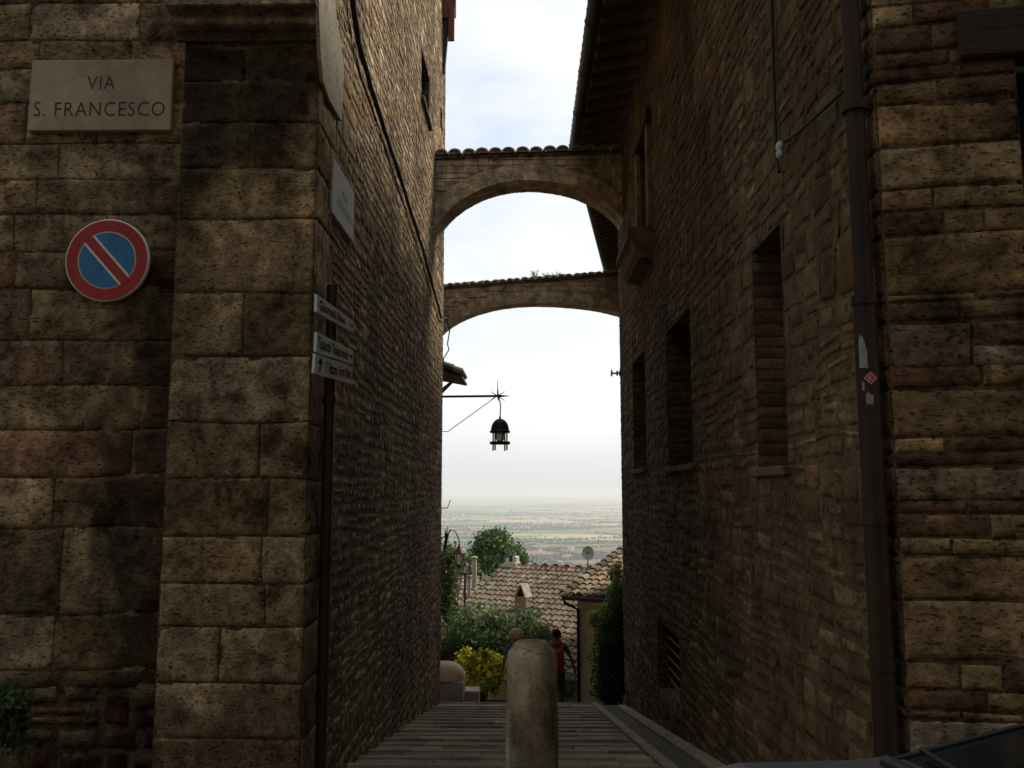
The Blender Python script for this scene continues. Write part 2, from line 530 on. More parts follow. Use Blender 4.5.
def opening(parent, name, axis_x, y0, y1, z0, z1, side, deep, seed, rubmat, label=None, bars=0, board='dark_inside', sill=True):
    """an opening through a wall lying in the plane x = axis_x; side=+1 goes into +x"""
    g = bpy.data.objects.new(name, None)
    COL.objects.link(g)
    g.location = (axis_x, (y0 + y1) / 2, z0)
    g.parent = parent
    g.matrix_parent_inverse = Matrix.Translation(-parent.location)
    if label:
        g["label"] = label
    r = random.Random(seed)
    jm = MB()
    rows = gen_rows(z0, z1, .07, .11, [], r)
    for yy, nn in ((y0, 1), (y1, -1)):
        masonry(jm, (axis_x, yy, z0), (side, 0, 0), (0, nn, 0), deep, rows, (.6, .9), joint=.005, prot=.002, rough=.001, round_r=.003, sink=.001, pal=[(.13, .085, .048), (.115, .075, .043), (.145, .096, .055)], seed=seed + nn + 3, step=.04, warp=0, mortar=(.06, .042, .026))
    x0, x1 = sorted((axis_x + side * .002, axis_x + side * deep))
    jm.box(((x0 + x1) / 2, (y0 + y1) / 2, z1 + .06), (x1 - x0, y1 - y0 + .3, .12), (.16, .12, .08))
    jm.build('reveal', rubmat, g)
    bb = MB()
    n = max(2, int((z1 - z0) / .16))
    for i in range(n):
        a = z0 + (z1 - z0) * i / n; b_ = z0 + (z1 - z0) * (i + 1) / n
        bb.box((axis_x + side * (deep + .01), (y0 + y1) / 2, (a + b_) / 2), (.03, y1 - y0 + .02, b_ - a - .008))
    bb.box((axis_x + side * (deep + .045), (y0 + y1) / 2, (z0 + z1) / 2), (.02, y1 - y0 + .04, z1 - z0 + .04))
    bb.build('board', M[board], g)
    if sill:
        s = MB()
        s.box((axis_x + side * (deep / 2 - .035), (y0 + y1) / 2, z0 - .035), (deep + .05, y1 - y0 + .10, .07), (.15, .11, .068), bev=.012)
        s.build('sill', M['rubble'], g)
    for i in range(bars):
        t = MB()
        zz = z0 + (z1 - z0) * (i + .5) / bars
        t.tube([(axis_x + side * .1, y0 - .03, zz), (axis_x + side * .1, y1 + .03, zz)], .012, 6)
        t.build('bar', M['iron'], g)
    return g


def sheet(mb, pts, col=(.2, .16, .11), mi=0):
    mb.add(pts, [tuple(range(len(pts)))], col, mi)


def coppo(mb, p, ax, lat, up, L, r0, r1, col, n=5, convex=True, lift=0.0):
    """one barrel tile: p = lower end, ax points up the slope"""
    vs = []
    for k, (s, r) in enumerate(((0, r0), (1, r1))):
        for i in range(n + 1):
            a = math.pi * i / n
            h = math.sin(a) * r * .8
            if not convex: h = -h + r * .25
            vs.append(p + ax * (L * s) + lat * (math.cos(a) * r) + up * (h + lift * (1 - s)))
    fs = [(i, i + 1, n + 2 + i, n + 1 + i) for i in range(n)]
    mb.add(vs, fs, col, smooth=True)
    if convex:   # thickness at the lower lip
        vs2 = []
        for i in range(n + 1):
            a = math.pi * i / n
            for rr in (r0, r0 - .018):
                vs2.append(p + lat * (math.cos(a) * rr) + up * (math.sin(a) * rr * .8 + lift))
        mb.add(vs2, [(2 * i, 2 * i + 1, 2 * i + 3, 2 * i + 2) for i in range(n)], tuple(c * .8 for c in col))


TILES = [(0.188, 0.1465, 0.0984), (0.2298, 0.1866, 0.1288), (0.1602, 0.1135, 0.0758), (0.1949, 0.1281, 0.0834), (0.1323, 0.1062, 0.0758), (0.2577, 0.2196, 0.1592), (0.1602, 0.1465, 0.1061)]


def tile_roof(mb, R, along, down, length, depth, pitch, r, sp=.21, course=.36, pal=TILES):
    """R = upper corner on the ridge; along = ridge direction, down = horizontal downhill direction"""
    along = Vector(along).normalized(); down = Vector(down).normalized()
    dn = (down * math.cos(pitch) - Vector((0, 0, 1)) * math.sin(pitch)).normalized()
    up = dn.cross(along).normalized()
    if up.z < 0: up = -up
    sl = depth / math.cos(pitch)
    A = Vector(R)
    mb.add([A, A + along * length, A + along * length + dn * sl, A + dn * sl], [(0, 1, 2, 3)], (.17, .12, .085))
    nc = int(length / sp); nr = int(sl / course)
    for i in range(nc + 1):
        off = r.uniform(-.02, .02)
        for j in range(nr + 1):
            low = A + along * (i * sp + off + r.uniform(-.012, .012)) + dn * min(sl + .03, (j + 1) * course + r.uniform(-.03, .03))
            c = tuple(.62 * c_ + .38 * m_ for c_, m_ in zip(pick(pal, r), [sum(q[k] for q in pal) / len(pal) for k in range(3)]))
            coppo(mb, low + up * .03, -dn, along, up, course + .1, sp * .46, sp * .36, c, n=4, lift=.03)
    return dn, up


# ------------------------------------------------------------------ LEFT BUILDING
XL = -1.6
YF = 6.62        # frontal wall left of the pier
YP = 6.50        # pier face
LEFT_TOP = 12.2
lb = empty('stone_house', (-6, 10, -1), "tall stone house with corner pier along left side of the alley, with street plaque", "house")


def left_tone(p):
    # long darker strip beside the pier, ragged edges
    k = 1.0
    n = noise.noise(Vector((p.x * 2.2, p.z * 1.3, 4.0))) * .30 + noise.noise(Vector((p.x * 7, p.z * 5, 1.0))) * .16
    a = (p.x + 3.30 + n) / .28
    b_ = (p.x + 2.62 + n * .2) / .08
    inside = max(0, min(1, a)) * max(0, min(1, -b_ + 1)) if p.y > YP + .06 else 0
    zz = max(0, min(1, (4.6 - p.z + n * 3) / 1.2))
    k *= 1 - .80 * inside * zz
    # darker towards the foot of the wall
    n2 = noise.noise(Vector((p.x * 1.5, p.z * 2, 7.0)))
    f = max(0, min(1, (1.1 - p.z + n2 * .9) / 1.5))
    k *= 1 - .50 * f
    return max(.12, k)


mb = MB()
rows_px = [-420, -330, -250, -180, -110, -50, 0, 38, 66, 100, 141, 178, 213, 250, 288, 340, 386, 430, 476, 528, 615, 672, 690, 722, 760, 800, 850]
rows = [(zv(b, YF), zv(a, YF)) for a, b in zip(rows_px[:-1], rows_px[1:])]
zfoot = zv(690, YF)
rubble(mb, (-4.6, YF, -2), (1, 0, 0), (0, -1, 0), 2.05, rows[-1][0], zfoot, (.12, .2), (.2, .45), (), 37, joint=.009, prot=.012, rough=.012, round_r=.03, sink=.006, pal=LIME, pal2=[(.30, .14, .08), (.26, .12, .07)], p2=.13, stain=left_tone, step=.028, warp=.04, split=.2, mortar=(.10, .072, .042))
masonry(mb, (-4.6, YF, -2), (1, 0, 0), (0, -1, 0), 2.05, [q for q in rows if q[1] > zfoot + .02], (.55, 1.15), joint=.003, prot=.005, rough=.007, round_r=.012, sink=.004, chips=True, seed=3, stain=left_tone, step=.028, pal=LIME, pal2=PINK, p2=.12, mortar=(.13, .092, .052))
mb2 = MB()
rr = random.Random(5)
masonry(mb, (-14, YF, -2), (1, 0, 0), (0, -1, 0), 9.39, gen_rows(-2, LEFT_TOP, .3, .5, [], rr), (.5, 1.1), seed=6, step=.3)
masonry(mb, (-4.6, YF, 0), (1, 0, 0), (0, -1, 0), 3.0, gen_rows(rows[0][1], LEFT_TOP, .3, .5, [], rr), (.5, 1.1), seed=7, step=.3)
mb.build('front_wall', M['ashlar'], lb)

# corner pier with its side return
pier_rows_px = [-330, -250, -160, -80, -22, 12, 44, 80, 122, 168, 218, 292, 356, 422, 479, 536, 583, 627, 684, 740, 800]


def pier_shade_tone(p):
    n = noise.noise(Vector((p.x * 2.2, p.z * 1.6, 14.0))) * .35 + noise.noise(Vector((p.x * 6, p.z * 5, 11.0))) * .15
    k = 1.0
    top = max(0, min(1, (p.z - 3.75 + n * 1.3 + (p.x + 2.1) * -.9) / .5))     # shadow below the cornice, painted into the stone colour
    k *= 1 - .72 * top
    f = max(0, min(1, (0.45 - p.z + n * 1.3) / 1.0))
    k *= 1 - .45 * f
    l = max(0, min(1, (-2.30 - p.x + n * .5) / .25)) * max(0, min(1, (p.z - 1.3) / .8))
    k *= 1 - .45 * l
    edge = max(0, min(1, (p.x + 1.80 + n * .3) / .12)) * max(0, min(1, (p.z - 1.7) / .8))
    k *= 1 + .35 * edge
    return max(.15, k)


mb = MB()
prow = [(zv(b, YP), zv(a, YP)) for a, b in zip(pier_rows_px[:-1], pier_rows_px[1:])]
masonry(mb, (-2.66, YP, -2), (1, 0, 0), (0, -1, 0), 1.06, prow, (.45, 1.06), joint=.003, prot=.006, rough=.008, round_r=.012, sink=.005, chips=True, seed=21, stain=pier_shade_tone, step=.026, mortar=(.12, .085, .048))
masonry(mb, (XL, YP, -2), (0, 1, 0), (1, 0, 0), .62, prow, (.3, .7), joint=.004, prot=.010, rough=.012, round_r=.016, seed=22, step=.04, mortar=(.05, .038, .026))
masonry(mb, (-2.66, YF, -2), (0, -1, 0), (-1, 0, 0), YF - YP, prow, (.3, .7), joint=.008, prot=.004, rough=.003, seed=23, step=.05, warp=0)
sheet(mb, [(-2.66, YP, prow[0][1]), (XL, YP, prow[0][1]), (XL, YF, prow[0][1]), (-2.66, YF, prow[0][1])])
mb.build('corner_pier', M['ashlar'], lb)
# footing of the pier
mb = MB()
mb.box((-2.10, YP - .03, -1.12), (1.22, .16, 1.3), (.15, .115, .075), bev=.05)
mb.build('pier_footing', M['ashlar'], lb)
# moulded cornice on the pier
zc = zv(38, YP)
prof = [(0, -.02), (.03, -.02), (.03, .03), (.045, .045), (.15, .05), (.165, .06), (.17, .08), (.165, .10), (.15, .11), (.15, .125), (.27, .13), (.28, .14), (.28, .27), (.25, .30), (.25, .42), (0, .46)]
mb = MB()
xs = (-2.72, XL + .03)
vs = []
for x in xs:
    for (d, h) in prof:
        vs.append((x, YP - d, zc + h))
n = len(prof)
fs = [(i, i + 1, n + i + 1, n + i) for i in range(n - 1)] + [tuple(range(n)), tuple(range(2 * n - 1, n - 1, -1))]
mb.add(vs, fs, cols=[tuple(q * (.30 if h_ < .048 else 1.0) for q in (.40, .31, .20)) for _ in xs for (d_, h_) in prof])  # lower vertices darkened: shade under the roll painted into the colour
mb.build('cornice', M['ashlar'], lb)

# side wall along the alley
WY0, WY1 = 7.12, 17.0
wz1 = onx(421, 44, XL).z; wz0 = onx(421, 96, XL).z
wya = onx(421.5, 60, XL).y; wyb = onx(429.5, 80, XL).y
sya, syb = onx(440.2, 115, XL).y, onx(442.2, 115, XL).y
sz1, sz0 = onx(440.5, 106, XL).z, onx(440.5, 128, XL).z


def side_stain(p):
    n = noise.noise(Vector((p.y * .8, p.z * .9, 24.0))) * .5 + noise.noise(Vector((p.y * 3, p.z * 3, 2.0))) * .25
    return max(.4, 1 + .45 * n)


RUB = [(0.3338, 0.247, 0.1429), (0.3004, 0.217, 0.1245), (0.3783, 0.2893, 0.1787), (0.2559, 0.178, 0.1062), (0.3226, 0.2225, 0.13), (0.4005, 0.317, 0.2057)]
mb = MB()
rr = random.Random(31)
holes = [(wya - WY0, wyb - WY0, wz0, wz1), (sya - WY0, syb - WY0, sz0, sz1)]
rubble(mb, (XL, WY0, -5), (0, 1, 0), (1, 0, 0), WY1 - WY0, -5, LEFT_TOP, (.08, .16), (.11, .36), holes, 33, joint=.009, prot=.005, rough=.006,
        round_r=.015, sink=.006, pal=RUB, pal2=PINK, p2=.14, warp=.03, stain=side_stain, step=.035, mortar=(.24, .178, .105), split=.45)
mb.build('side_wall', M['rubble'], lb)
opening(lb, 'window', XL, wya, wyb, wz0, wz1, -1, .4, 41, M['rubble'])
opening(lb, 'window_slit', XL, sya, syb, sz0, sz1, -1, .3, 42, M['rubble'], sill=False)
# far end wall, top
mb = MB()
masonry(mb, (XL, WY1, -5), (-1, 0, 0), (0, 1, 0), 10.4, gen_rows(-5, LEFT_TOP, .2, .3, [], rr), (.3, .7), seed=35, step=.2, pal=RUB)
mb.build('end_wall', M['rubble'], lb)
mb = MB()
sheet(mb, [(-14.3, YF - .5, LEFT_TOP), (XL + .45, YF - .5, LEFT_TOP), (XL + .45, WY1 + .4, LEFT_TOP), (-14.3, WY1 + .4, LEFT_TOP)])
rt = random.Random(2)
tile_roof(mb, (-7, YF - .5, LEFT_TOP + 2.3), (0, 1, 0), (1, 0, 0), WY1 - YF + .9, 5.85, math.radians(20), rt, sp=.24)
tile_roof(mb, (-7, WY1 + .4, LEFT_TOP + 2.3), (0, -1, 0), (-1, 0, 0), WY1 - YF + .9, 7, math.radians(18), rt, sp=.5)
mb.build('roof', M['tile'], lb)
# pale plaster patch around the corner
mb = MB()
poly = [onx(u, v, XL + .012) for (u, v) in ((313, -60), (327, -60), (331, -10), (334, 20), (338, 44), (340.5, 62), (340, 90), (338.5, 121), (333, 112), (326, 100), (320, 82), (317.5, 60), (316, 30))]
mb.prism(poly, (.028, 0, 0))
mb.build('plaster_patch', M['plaster'], lb)
# open shutter and dark bracket under the hidden upper window near the far end
sh = []
mb = MB()
p0 = at(446, -120, 16.2); p1 = at(456, 18, 16.2)
mb.box(((XL + p1.x) / 2, 16.2, (p0.z + p1.z) / 2), (p1.x - XL, .05, p0.z - p1.z), bev=.01)
p2 = at(454.5, 42, 16.2)
mb.box(((XL + .12 + p2.x) / 2, 16.17, (p1.z + p2.z) / 2 + .1), (p2.x - XL - .12, .045, p1.z - p2.z + .2), bev=.01)
mb.build('shutter', M['shutter'], lb)
mb = MB()
q = [(XL - .02, zv(74, 16.3)), (XL + .05, zv(72, 16.3)), (XL + .10, zv(40, 16.3)), (XL + .15, zv(20, 16.3)), (XL + .16, zv(-60, 16.3)), (XL - .02, zv(-60, 16.3))]
mb.prism([(x, 16.26, z) for x, z in q], (0, .10, 0))
mb.build('shutter_bracket', M['iron'], lb)


# ------------------------------------------------------------------ text helper
def text_mesh(txt, spacing=1.0, thin=0.0):
    cu = bpy.data.curves.new('txt', 'FONT')
    cu.body = txt
    cu.resolution_u = 3
    cu.space_character = spacing
    cu.offset = thin
    o = bpy.data.objects.new('txt', cu)
    COL.objects.link(o)
    bpy.context.view_layer.update()
    dg = bpy.context.evaluated_depsgraph_get()
    me = bpy.data.meshes.new_from_object(o.evaluated_get(dg))
    bpy.data.objects.remove(o); bpy.data.curves.remove(cu)
    vs = [v.co.copy() for v in me.vertices]
    fs = [tuple(p.vertices) for p in me.polygons]
    bpy.data.meshes.remove(me)
    x0 = min(v.x for v in vs); x1 = max(v.x for v in vs); y0 = min(v.y for v in vs); y1 = max(v.y for v in vs)
    return [((v.x - x0) / (x1 - x0), (v.y - y0) / (y1 - y0)) for v in vs], fs


def lettering(mb, txt, f, spacing=1.0, thin=0.0, mi=0):
    """f maps (s,t) in the unit box of the word to a world point"""
    vs, fs = text_mesh(txt, spacing, thin)
    mb.add([f(s, t) for s, t in vs], fs, mi=mi)


# ---- VIA S. FRANCESCO plaque
yq = YF - .075
a, b_, c, d = at(27, 131, yq), at(170, 131, yq), at(170, 60, yq), at(27.5, 60, yq)
pl = empty('street_name_plaque', (a + b_) / 2, "old marble plaque reading VIA S. FRANCESCO on the front wall at upper left", "street sign")
mb = MB()
mb.box(((a.x + b_.x) / 2, yq + .03, (a.z + d.z) / 2), (b_.x - a.x, .06, d.z - a.z), bev=.008)
mb.build('slab', M['marble'], pl)
for txt, (u0, u1, v0, v1), sp in (("VIA", (87, 115.5, 76, 89.5), 1.1), ("S.", (33.5, 45.5, 101.5, 116.5), 1.12), ("FRANCESCO", (54.5, 165, 101.5, 116.5), 1.12)):
    mb = MB()
    e0 = at(u0, v1, yq); e1 = at(u1, v0, yq)
    lettering(mb, txt, lambda s, t, e0=e0, e1=e1: (e0.x + (e1.x - e0.x) * s, yq - .002, e0.z + (e1.z - e0.z) * t), sp, -.006)
    mb.build('lettering', M['incised'], pl)

# ---- no parking disc
yd = YF - .06
cc = at(107, 260, yd)
R = (at(149, 260, yd) - cc).x
ns = empty('no_parking_sign', cc - Vector((0, 0, R)), "round blue and red no-parking sign with one diagonal bar on the left wall", "road sign")


def disc(mb, r0, r1, y, n=64, mi=0):
    vs = []
    for k in range(n):
        a = 2 * math.pi * k / n
        for r_ in (r0, r1):
            vs.append((cc.x + r_ * math.cos(a), y, cc.z + r_ * math.sin(a)))
    mb.add(vs, [(2 * k, 2 * k + 1, (2 * k + 3) % (2 * n), (2 * k + 2) % (2 * n)) for k in range(n)], mi=mi)


mb = MB()
mb.lathe((cc.x, yd + .03, cc.z), [(R * .9, -.012), (R, -.002), (R, .024), (R * .98, .03)], 64, axis=(0, -1, 0))
mb.build('plate', M['sign_rim'], ns)
mb = MB(); disc(mb, R * .70, R * .965, yd - .004)
w = R * .155
ang = math.radians(-48)
dx, dz = math.cos(ang), math.sin(ang)
L_ = R * .72
mb.add([(cc.x + dx * s * L_ - dz * t * w * .72, yd - .0065, cc.z + dz * s * L_ + dx * t * w * .72) for s, t in ((-1, -1), (1, -1), (1, 1), (-1, 1))], [(0, 1, 2, 3)])
mb.build('red_ring', M['sign_red'], ns)
mb = MB(); disc(mb, 0.0005, R * .665, yd - .004)
mb.build('blue_field', M['sign_blue'], ns)
mb = MB()
for sg in (-1, 1):
    mb.add([(cc.x + dx * s * L_ - dz * t * w, yd - .0055, cc.z + dz * s * L_ + dx * t * w) for s, t in ((-.93, sg * .70), (.93, sg * .70), (.93, sg * 1.05), (-.93, sg * 1.05))], [(0, 1, 2, 3)])
mb.build('white_border', M['sign_rim'], ns)
mb = MB()
mb.tube([(cc.x, YF + .02, cc.z), (cc.x, yd + .02, cc.z)], .03, 10)
mb.build('bracket', M['galv'], ns)

# ---- pale plaque on the side wall
xq = XL + .028
tl, tr, bl, br = onx(334.5, 158, xq), onx(355, 193, xq), onx(332.2, 212, xq), onx(353, 242, xq)
sp_ = empty('wall_plaque', (bl + br) / 2, "small pale plaque with two lines on the alley side of the left house", "street sign")
ya, yb_ = (tl.y + bl.y) / 2, (tr.y + br.y) / 2
za, zb_ = (bl.z + br.z) / 2, (tl.z + tr.z) / 2
mb = MB(); mb.box((xq - .015, (ya + yb_) / 2, (za + zb_) / 2), (.03, yb_ - ya, zb_ - za), bev=.004)
mb.build('slab', M['sign_pale'], sp_)
for txt, (s0, s1, t0, t1) in (("VIA", (.36, .66, .52, .68), ), ("FRONDINI", (.2, .84, .25, .41))):
    mb = MB()
    lettering(mb, txt, lambda s, t, s0=s0, s1=s1, t0=t0, t1=t1: (xq + .003, ya + (yb_ - ya) * (s0 + (s1 - s0) * s), za + (zb_ - za) * (t0 + (t1 - t0) * t)), 1.1, -.015)
    mb.build('lettering', M['incised'], sp_)

# ---- direction sign post
px, py = -1.50, 6.70
gp = -(py - 3) * .17
sg = empty('direction_sign_post', (px, py, gp), "dark metal post with three small direction signs at the house corner", "sign post")
mb = MB()
mb.tube([(px, py, gp - .1), (px, py, zv(285, py))], .042, 14)
mb.build('pole', M['galv'], sg)
for vv in (560, 400):
    mb = MB()
    z = zv(vv, py)
    mb.tube([(px, py, z - .03), (px, py, z + .03)], .052, 14)
    mb.build('collar', M['galv'], sg)
signs = [(("Giornali", "News"), (317, 294), (316.6, 311.5), (354, 321.5), (354, 333), 'r', .06, .74, .70),
         (("Tabacchi", "Tobacconist"), (317, 332), (316, 351.3), (353, 350.5), (353, 364.5), 'r', .04, .84, .72),
         (("V. Vittorio", "Fonti, Piano"), (315.5, 353.5), (314, 373), (352.5, 367), (351, 384), 'u', .26, .97, .72)]
for (w1, w2), TL, BL, TR, BR, arrow, s0, s1, hh in signs:
    yl, yr = 6.22, 6.92
    A, B_, C_, D_ = at(*BL, yl), at(*BR, yr), at(*TR, yr), at(*TL, yl)
    nrm = (B_ - A).cross(D_ - A).normalized()
    if nrm.y > 0: nrm = -nrm
    mb = MB()
    mb.prism([A, B_, C_, D_], -nrm * .02)
    po = mb.build('sign_panel', M['sign_white'], sg)

    def fm(s, t, A=A, B_=B_, C_=C_, D_=D_, nrm=nrm):
        lo = A.lerp(B_, s); hi = D_.lerp(C_, s)
        return lo.lerp(hi, t) + nrm * .0025
    mb = MB()
    mid = s0 + (s1 - s0) * len(w1) / (len(w1) + len(w2) + 1)
    lettering(mb, w1, lambda s, t: fm(s0 + (mid - s0) * s, .2 + .62 * t), 1, .024)
    mb.build('lettering', M['black_paint'], po)
    mb = MB()
    lettering(mb, w2, lambda s, t: fm(mid + .04 + (s1 - mid - .04) * s, .2 + .62 * t), 1, .024)
    mb.build('lettering', M['black_paint'], po)
    mb = MB()
    if arrow == 'r':
        for q in ([(.86, .46), (.93, .46), (.93, .56), (.86, .56)], [(.92, .26), (.98, .51), (.92, .76), (.93, .51)]):
            mb.add([fm(*k) for k in q], [(0, 1, 2, 3)])
    else:
        for q in ([(.115, .14), (.145, .14), (.145, .7), (.115, .7)], [(.06, .52), (.13, .62), (.20, .52), (.13, .9)]):
            mb.add([fm(*k) for k in q], [(0, 1, 2, 3)])
    mb.build('arrow', M['black_paint'], po)

# ---- cable down the left wall
mb = MB()
pts = [onx(u, v, XL + .05) for u, v in ((351, -80), (352, -20), (354, 15), (358, 42), (366, 70), (376, 102), (388, 140), (402, 183), (416, 228), (428, 268), (438, 306), (441.5, 318))]
pts2 = []
for i in range(len(pts) - 1):
    for k in range(4):
        p = pts[i].lerp(pts[i + 1], k / 4)
        p = p + Vector((.012 * noise.noise(p * 3), .02 * noise.noise(p * 2 + Vector((5, 0, 0))), .02 * noise.noise(p * 4)))
        pts2.append(p)
pts2.append(pts[-1])
mb.tube(pts2, [.030 - .008 * i / len(pts2) for i in range(len(pts2))], 8)
tag(mb.build('cable', M['cable']), "thick black cable running down the left alley wall to the arches", "cable")
mb = MB()
e = at(442.5, 318, 16.9)
mb.tube([pts[-1], (XL + .08, 16.9, e.z), (XL + .13, 16.95, e.z - .25), (XL + .09, 16.96, e.z - .5), (XL + .12, 16.95, e.z - .62), (XL + .02, 16.9, e.z - .8), (XL + .02, 16.9, e.z - 1.1)], .012, 6)
tag(mb.build('hanging_cable', M['cable']), "loose black wire hanging at the far end of the left wall below the arch", "cable")


# ------------------------------------------------------------------ RIGHT BUILDING
XR = 1.75
YR0, YR1 = 4.21, 16.05
zE = zv(140, 15.2)             # eave height
rb = empty('stone_house', (6, 10, -1), "dark stone house with deep eave, small windows and downpipe along right side of the alley", "house")
w1 = (onx(780, 230, XR).y, onx(752, 255, XR).y, onx(780, 466, XR).z, onx(780, 223, XR).z)
w2 = (onx(690, 320, XR).y, onx(666, 320, XR).y, onx(690, 464, XR).z, onx(690, 306, XR).z)
w3 = (onx(645, 360, XR).y, onx(632.5, 360, XR).y, onx(645, 468, XR).z, onx(645, 350, XR).z)
w4 = (onx(650, 180, XR).y, onx(640.5, 180, XR).y, onx(650, 232, XR).z, onx(650, 124, XR).z)
w5 = (onx(680, 680, XR).y, onx(658, 660, XR).y, onx(680, 720, XR).z, onx(680, 640, XR).z)
wins = [w1, w2, w3, w4, w5]


def right_stain(p):
    n = noise.noise(Vector((p.y * .7, p.z * .8, 54.0))) * .5 + noise.noise(Vector((p.y * 2.6, p.z * 2.6, 32.0))) * .3
    return max(.35, 1 + .5 * n)


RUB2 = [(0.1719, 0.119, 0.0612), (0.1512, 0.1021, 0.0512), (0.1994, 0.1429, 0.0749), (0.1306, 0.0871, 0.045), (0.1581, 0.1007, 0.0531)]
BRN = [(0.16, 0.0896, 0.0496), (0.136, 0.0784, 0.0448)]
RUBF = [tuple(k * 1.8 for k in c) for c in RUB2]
mb = MB()
rr = random.Random(51)
brk = sorted({z for w in wins for z in (w[2], w[3])})
YQ = YR0 + .34
holes = [(w[0] - YQ, w[1] - YQ, w[2], w[3]) for w in wins]
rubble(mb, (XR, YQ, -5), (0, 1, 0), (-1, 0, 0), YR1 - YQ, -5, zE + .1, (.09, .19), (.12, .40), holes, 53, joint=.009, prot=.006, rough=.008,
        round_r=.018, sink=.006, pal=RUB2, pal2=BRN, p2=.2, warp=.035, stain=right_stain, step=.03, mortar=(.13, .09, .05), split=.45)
mb.build('side_wall', M['rubble'], rb)
opening(rb, 'window', XR, *w1, 1, .5, 61, M['rubble'], board='old_wood')
opening(rb, 'window', XR, *w2, 1, .5, 62, M['rubble'], board='old_wood')
opening(rb, 'window', XR, *w3, 1, .5, 63, M['rubble'], board='old_wood')
w4o = opening(rb, 'window', XR, *w4, 1, .3, 64, M['rubble'], board='old_wood', sill=False, label="tall window with stone surround beside the arch")
opening(rb, 'cellar_opening', XR, *w5, 1, .5, 65, M['rubble'], bars=7, sill=False, label="dark barred opening at the foot of the wall")
# stone surround and projecting sill of the window beside the arch
mb = MB()
for yy in (w4[0] - .09, w4[1] + .09):
    mb.box((XR - .02, yy, (w4[2] + w4[3]) / 2), (.09, .18, w4[3] - w4[2]), (.24, .185, .125), bev=.01)
mb.box((XR - .03, (w4[0] + w4[1]) / 2, w4[3] + .11), (.12, w4[1] - w4[0] + .5, .22), (.10, .075, .05), bev=.015)
mb.build('frame', M['arch_stone'], w4o)
mb = MB()
y0_, y1_ = w4[0] - .15, w4[1] + .45
zt = w4[2]
pr = [(0, 0), (-.34, 0), (-.36, -.05), (-.36, -.14), (-.30, -.17), (-.26, -.34), (-.20, -.42), (0, -.46)]
mb.prism([(XR + .02 + x, y0_, zt + z) for x, z in pr], (0, y1_ - y0_, 0), (.20, .15, .10))
mb.build('sill_block', M['arch_stone'], w4o)

# front wall turned slightly towards the viewer
fa = math.radians(-9)
fu = Vector((math.cos(fa), math.sin(fa), 0)); fn = Vector((math.sin(fa), -math.cos(fa), 0))
fr_px = [-330, -260, -190, -130, -70, -28, 2, 24, 50, 66, 80, 102, 145, 187, 209, 233, 292, 300, 320, 366, 388, 436, 452, 466, 500, 514, 538, 556, 602, 662, 690, 712, 722, 764, 800, 850, 900]
ym = YR0 - .08
frow = [(zv(b, ym), zv(a, ym)) for a, b in zip(fr_px[:-1], fr_px[1:])]
dl0 = (at(1016, 60, 4.1).x - XR) / fu.x
dz1 = zv(60, 4.1)
lz1 = zv(12, 4.1)


def front_stain(p):
    n = noise.noise(Vector((p.x * 2, p.z * 1.4, 74.0))) * .5 + noise.noise(Vector((p.x * 6, p.z * 5, 31.0))) * .35
    return max(.35, 1 + .55 * n)


mb = MB()
holes = [(dl0, dl0 + 1.3, -1, dz1)]
fr = []
for (z0, z1) in frow:
    if z0 < dz1 < z1 and dz1 - z0 > .02 and z1 - dz1 > .02:
        fr += [(z0, dz1), (dz1, z1)]
    else:
        fr.append((z0, z1))
thick = [x for x in fr if x[1] - x[0] > .155]
thin_ = [x for x in fr if x[1] - x[0] <= .155]
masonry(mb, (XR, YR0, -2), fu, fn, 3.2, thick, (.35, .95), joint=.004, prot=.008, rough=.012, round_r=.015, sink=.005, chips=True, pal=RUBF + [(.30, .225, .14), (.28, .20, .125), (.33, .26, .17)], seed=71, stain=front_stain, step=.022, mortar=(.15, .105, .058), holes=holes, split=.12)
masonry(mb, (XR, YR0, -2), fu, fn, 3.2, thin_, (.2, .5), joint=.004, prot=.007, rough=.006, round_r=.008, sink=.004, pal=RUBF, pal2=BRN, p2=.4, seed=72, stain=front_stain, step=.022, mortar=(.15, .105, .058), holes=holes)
masonry(mb, (XR, YR0, -2), (0, 1, 0), (-1, 0, 0), .34, fr + [(fr[0][1], zE + .1)], (.3, .4), joint=.004, prot=.008, rough=.010, round_r=.015, pal=RUB2, seed=76, stain=front_stain, step=.03, warp=0, mortar=(.085, .06, .035))
rr = random.Random(55)
masonry(mb, Vector((XR, YR0, -2)) + fu * 3.2, fu, fn, 9, gen_rows(-2, zE + .1, .2, .4, [], rr), (.4, .8), seed=73, step=.3, pal=RUB2)
masonry(mb, Vector((XR, YR0, 0)), fu, fn, 3.2, gen_rows(fr[0][1], zE + .1, .2, .4, [], rr), (.4, .8), seed=74, step=.3, pal=RUB2)
mb.build('front_wall', M['ashlar'], rb)
dr = MB()
o0 = Vector((XR, YR0, 0)) + fu * (dl0 - .02) - fn * .25
rotf = Matrix.Rotation(fa, 3, 'Z')
for i in range(8):
    cpos = o0 + fu * (.02 + .17 * i + .08) + Vector((0, 0, (dz1 - 1) / 2))
    dr.box(cpos, (.165, .04, dz1 + 1), rot=rotf)
dr.box(o0 + fu * .67 - fn * .05 + Vector((0, 0, (dz1 - 1) / 2)), (1.5, .03, dz1 + 1.1), rot=rotf)
dr.box(o0 + fu * 0.0 + fn * .125 + Vector((0, 0, (dz1 - 1) / 2)), (.02, .25, dz1 + 1), rot=rotf)
dr.build('door', M['dark_inside'], rb)
mb = MB()
l0 = (at(962, 35, 4.1).x - XR) / fu.x
mb.box(Vector((XR, YR0, (dz1 + lz1) / 2)) + fu * (l0 + 1.1) + fn * -.04, (2.2, .16, lz1 - dz1), rot=rotf, bev=.012)
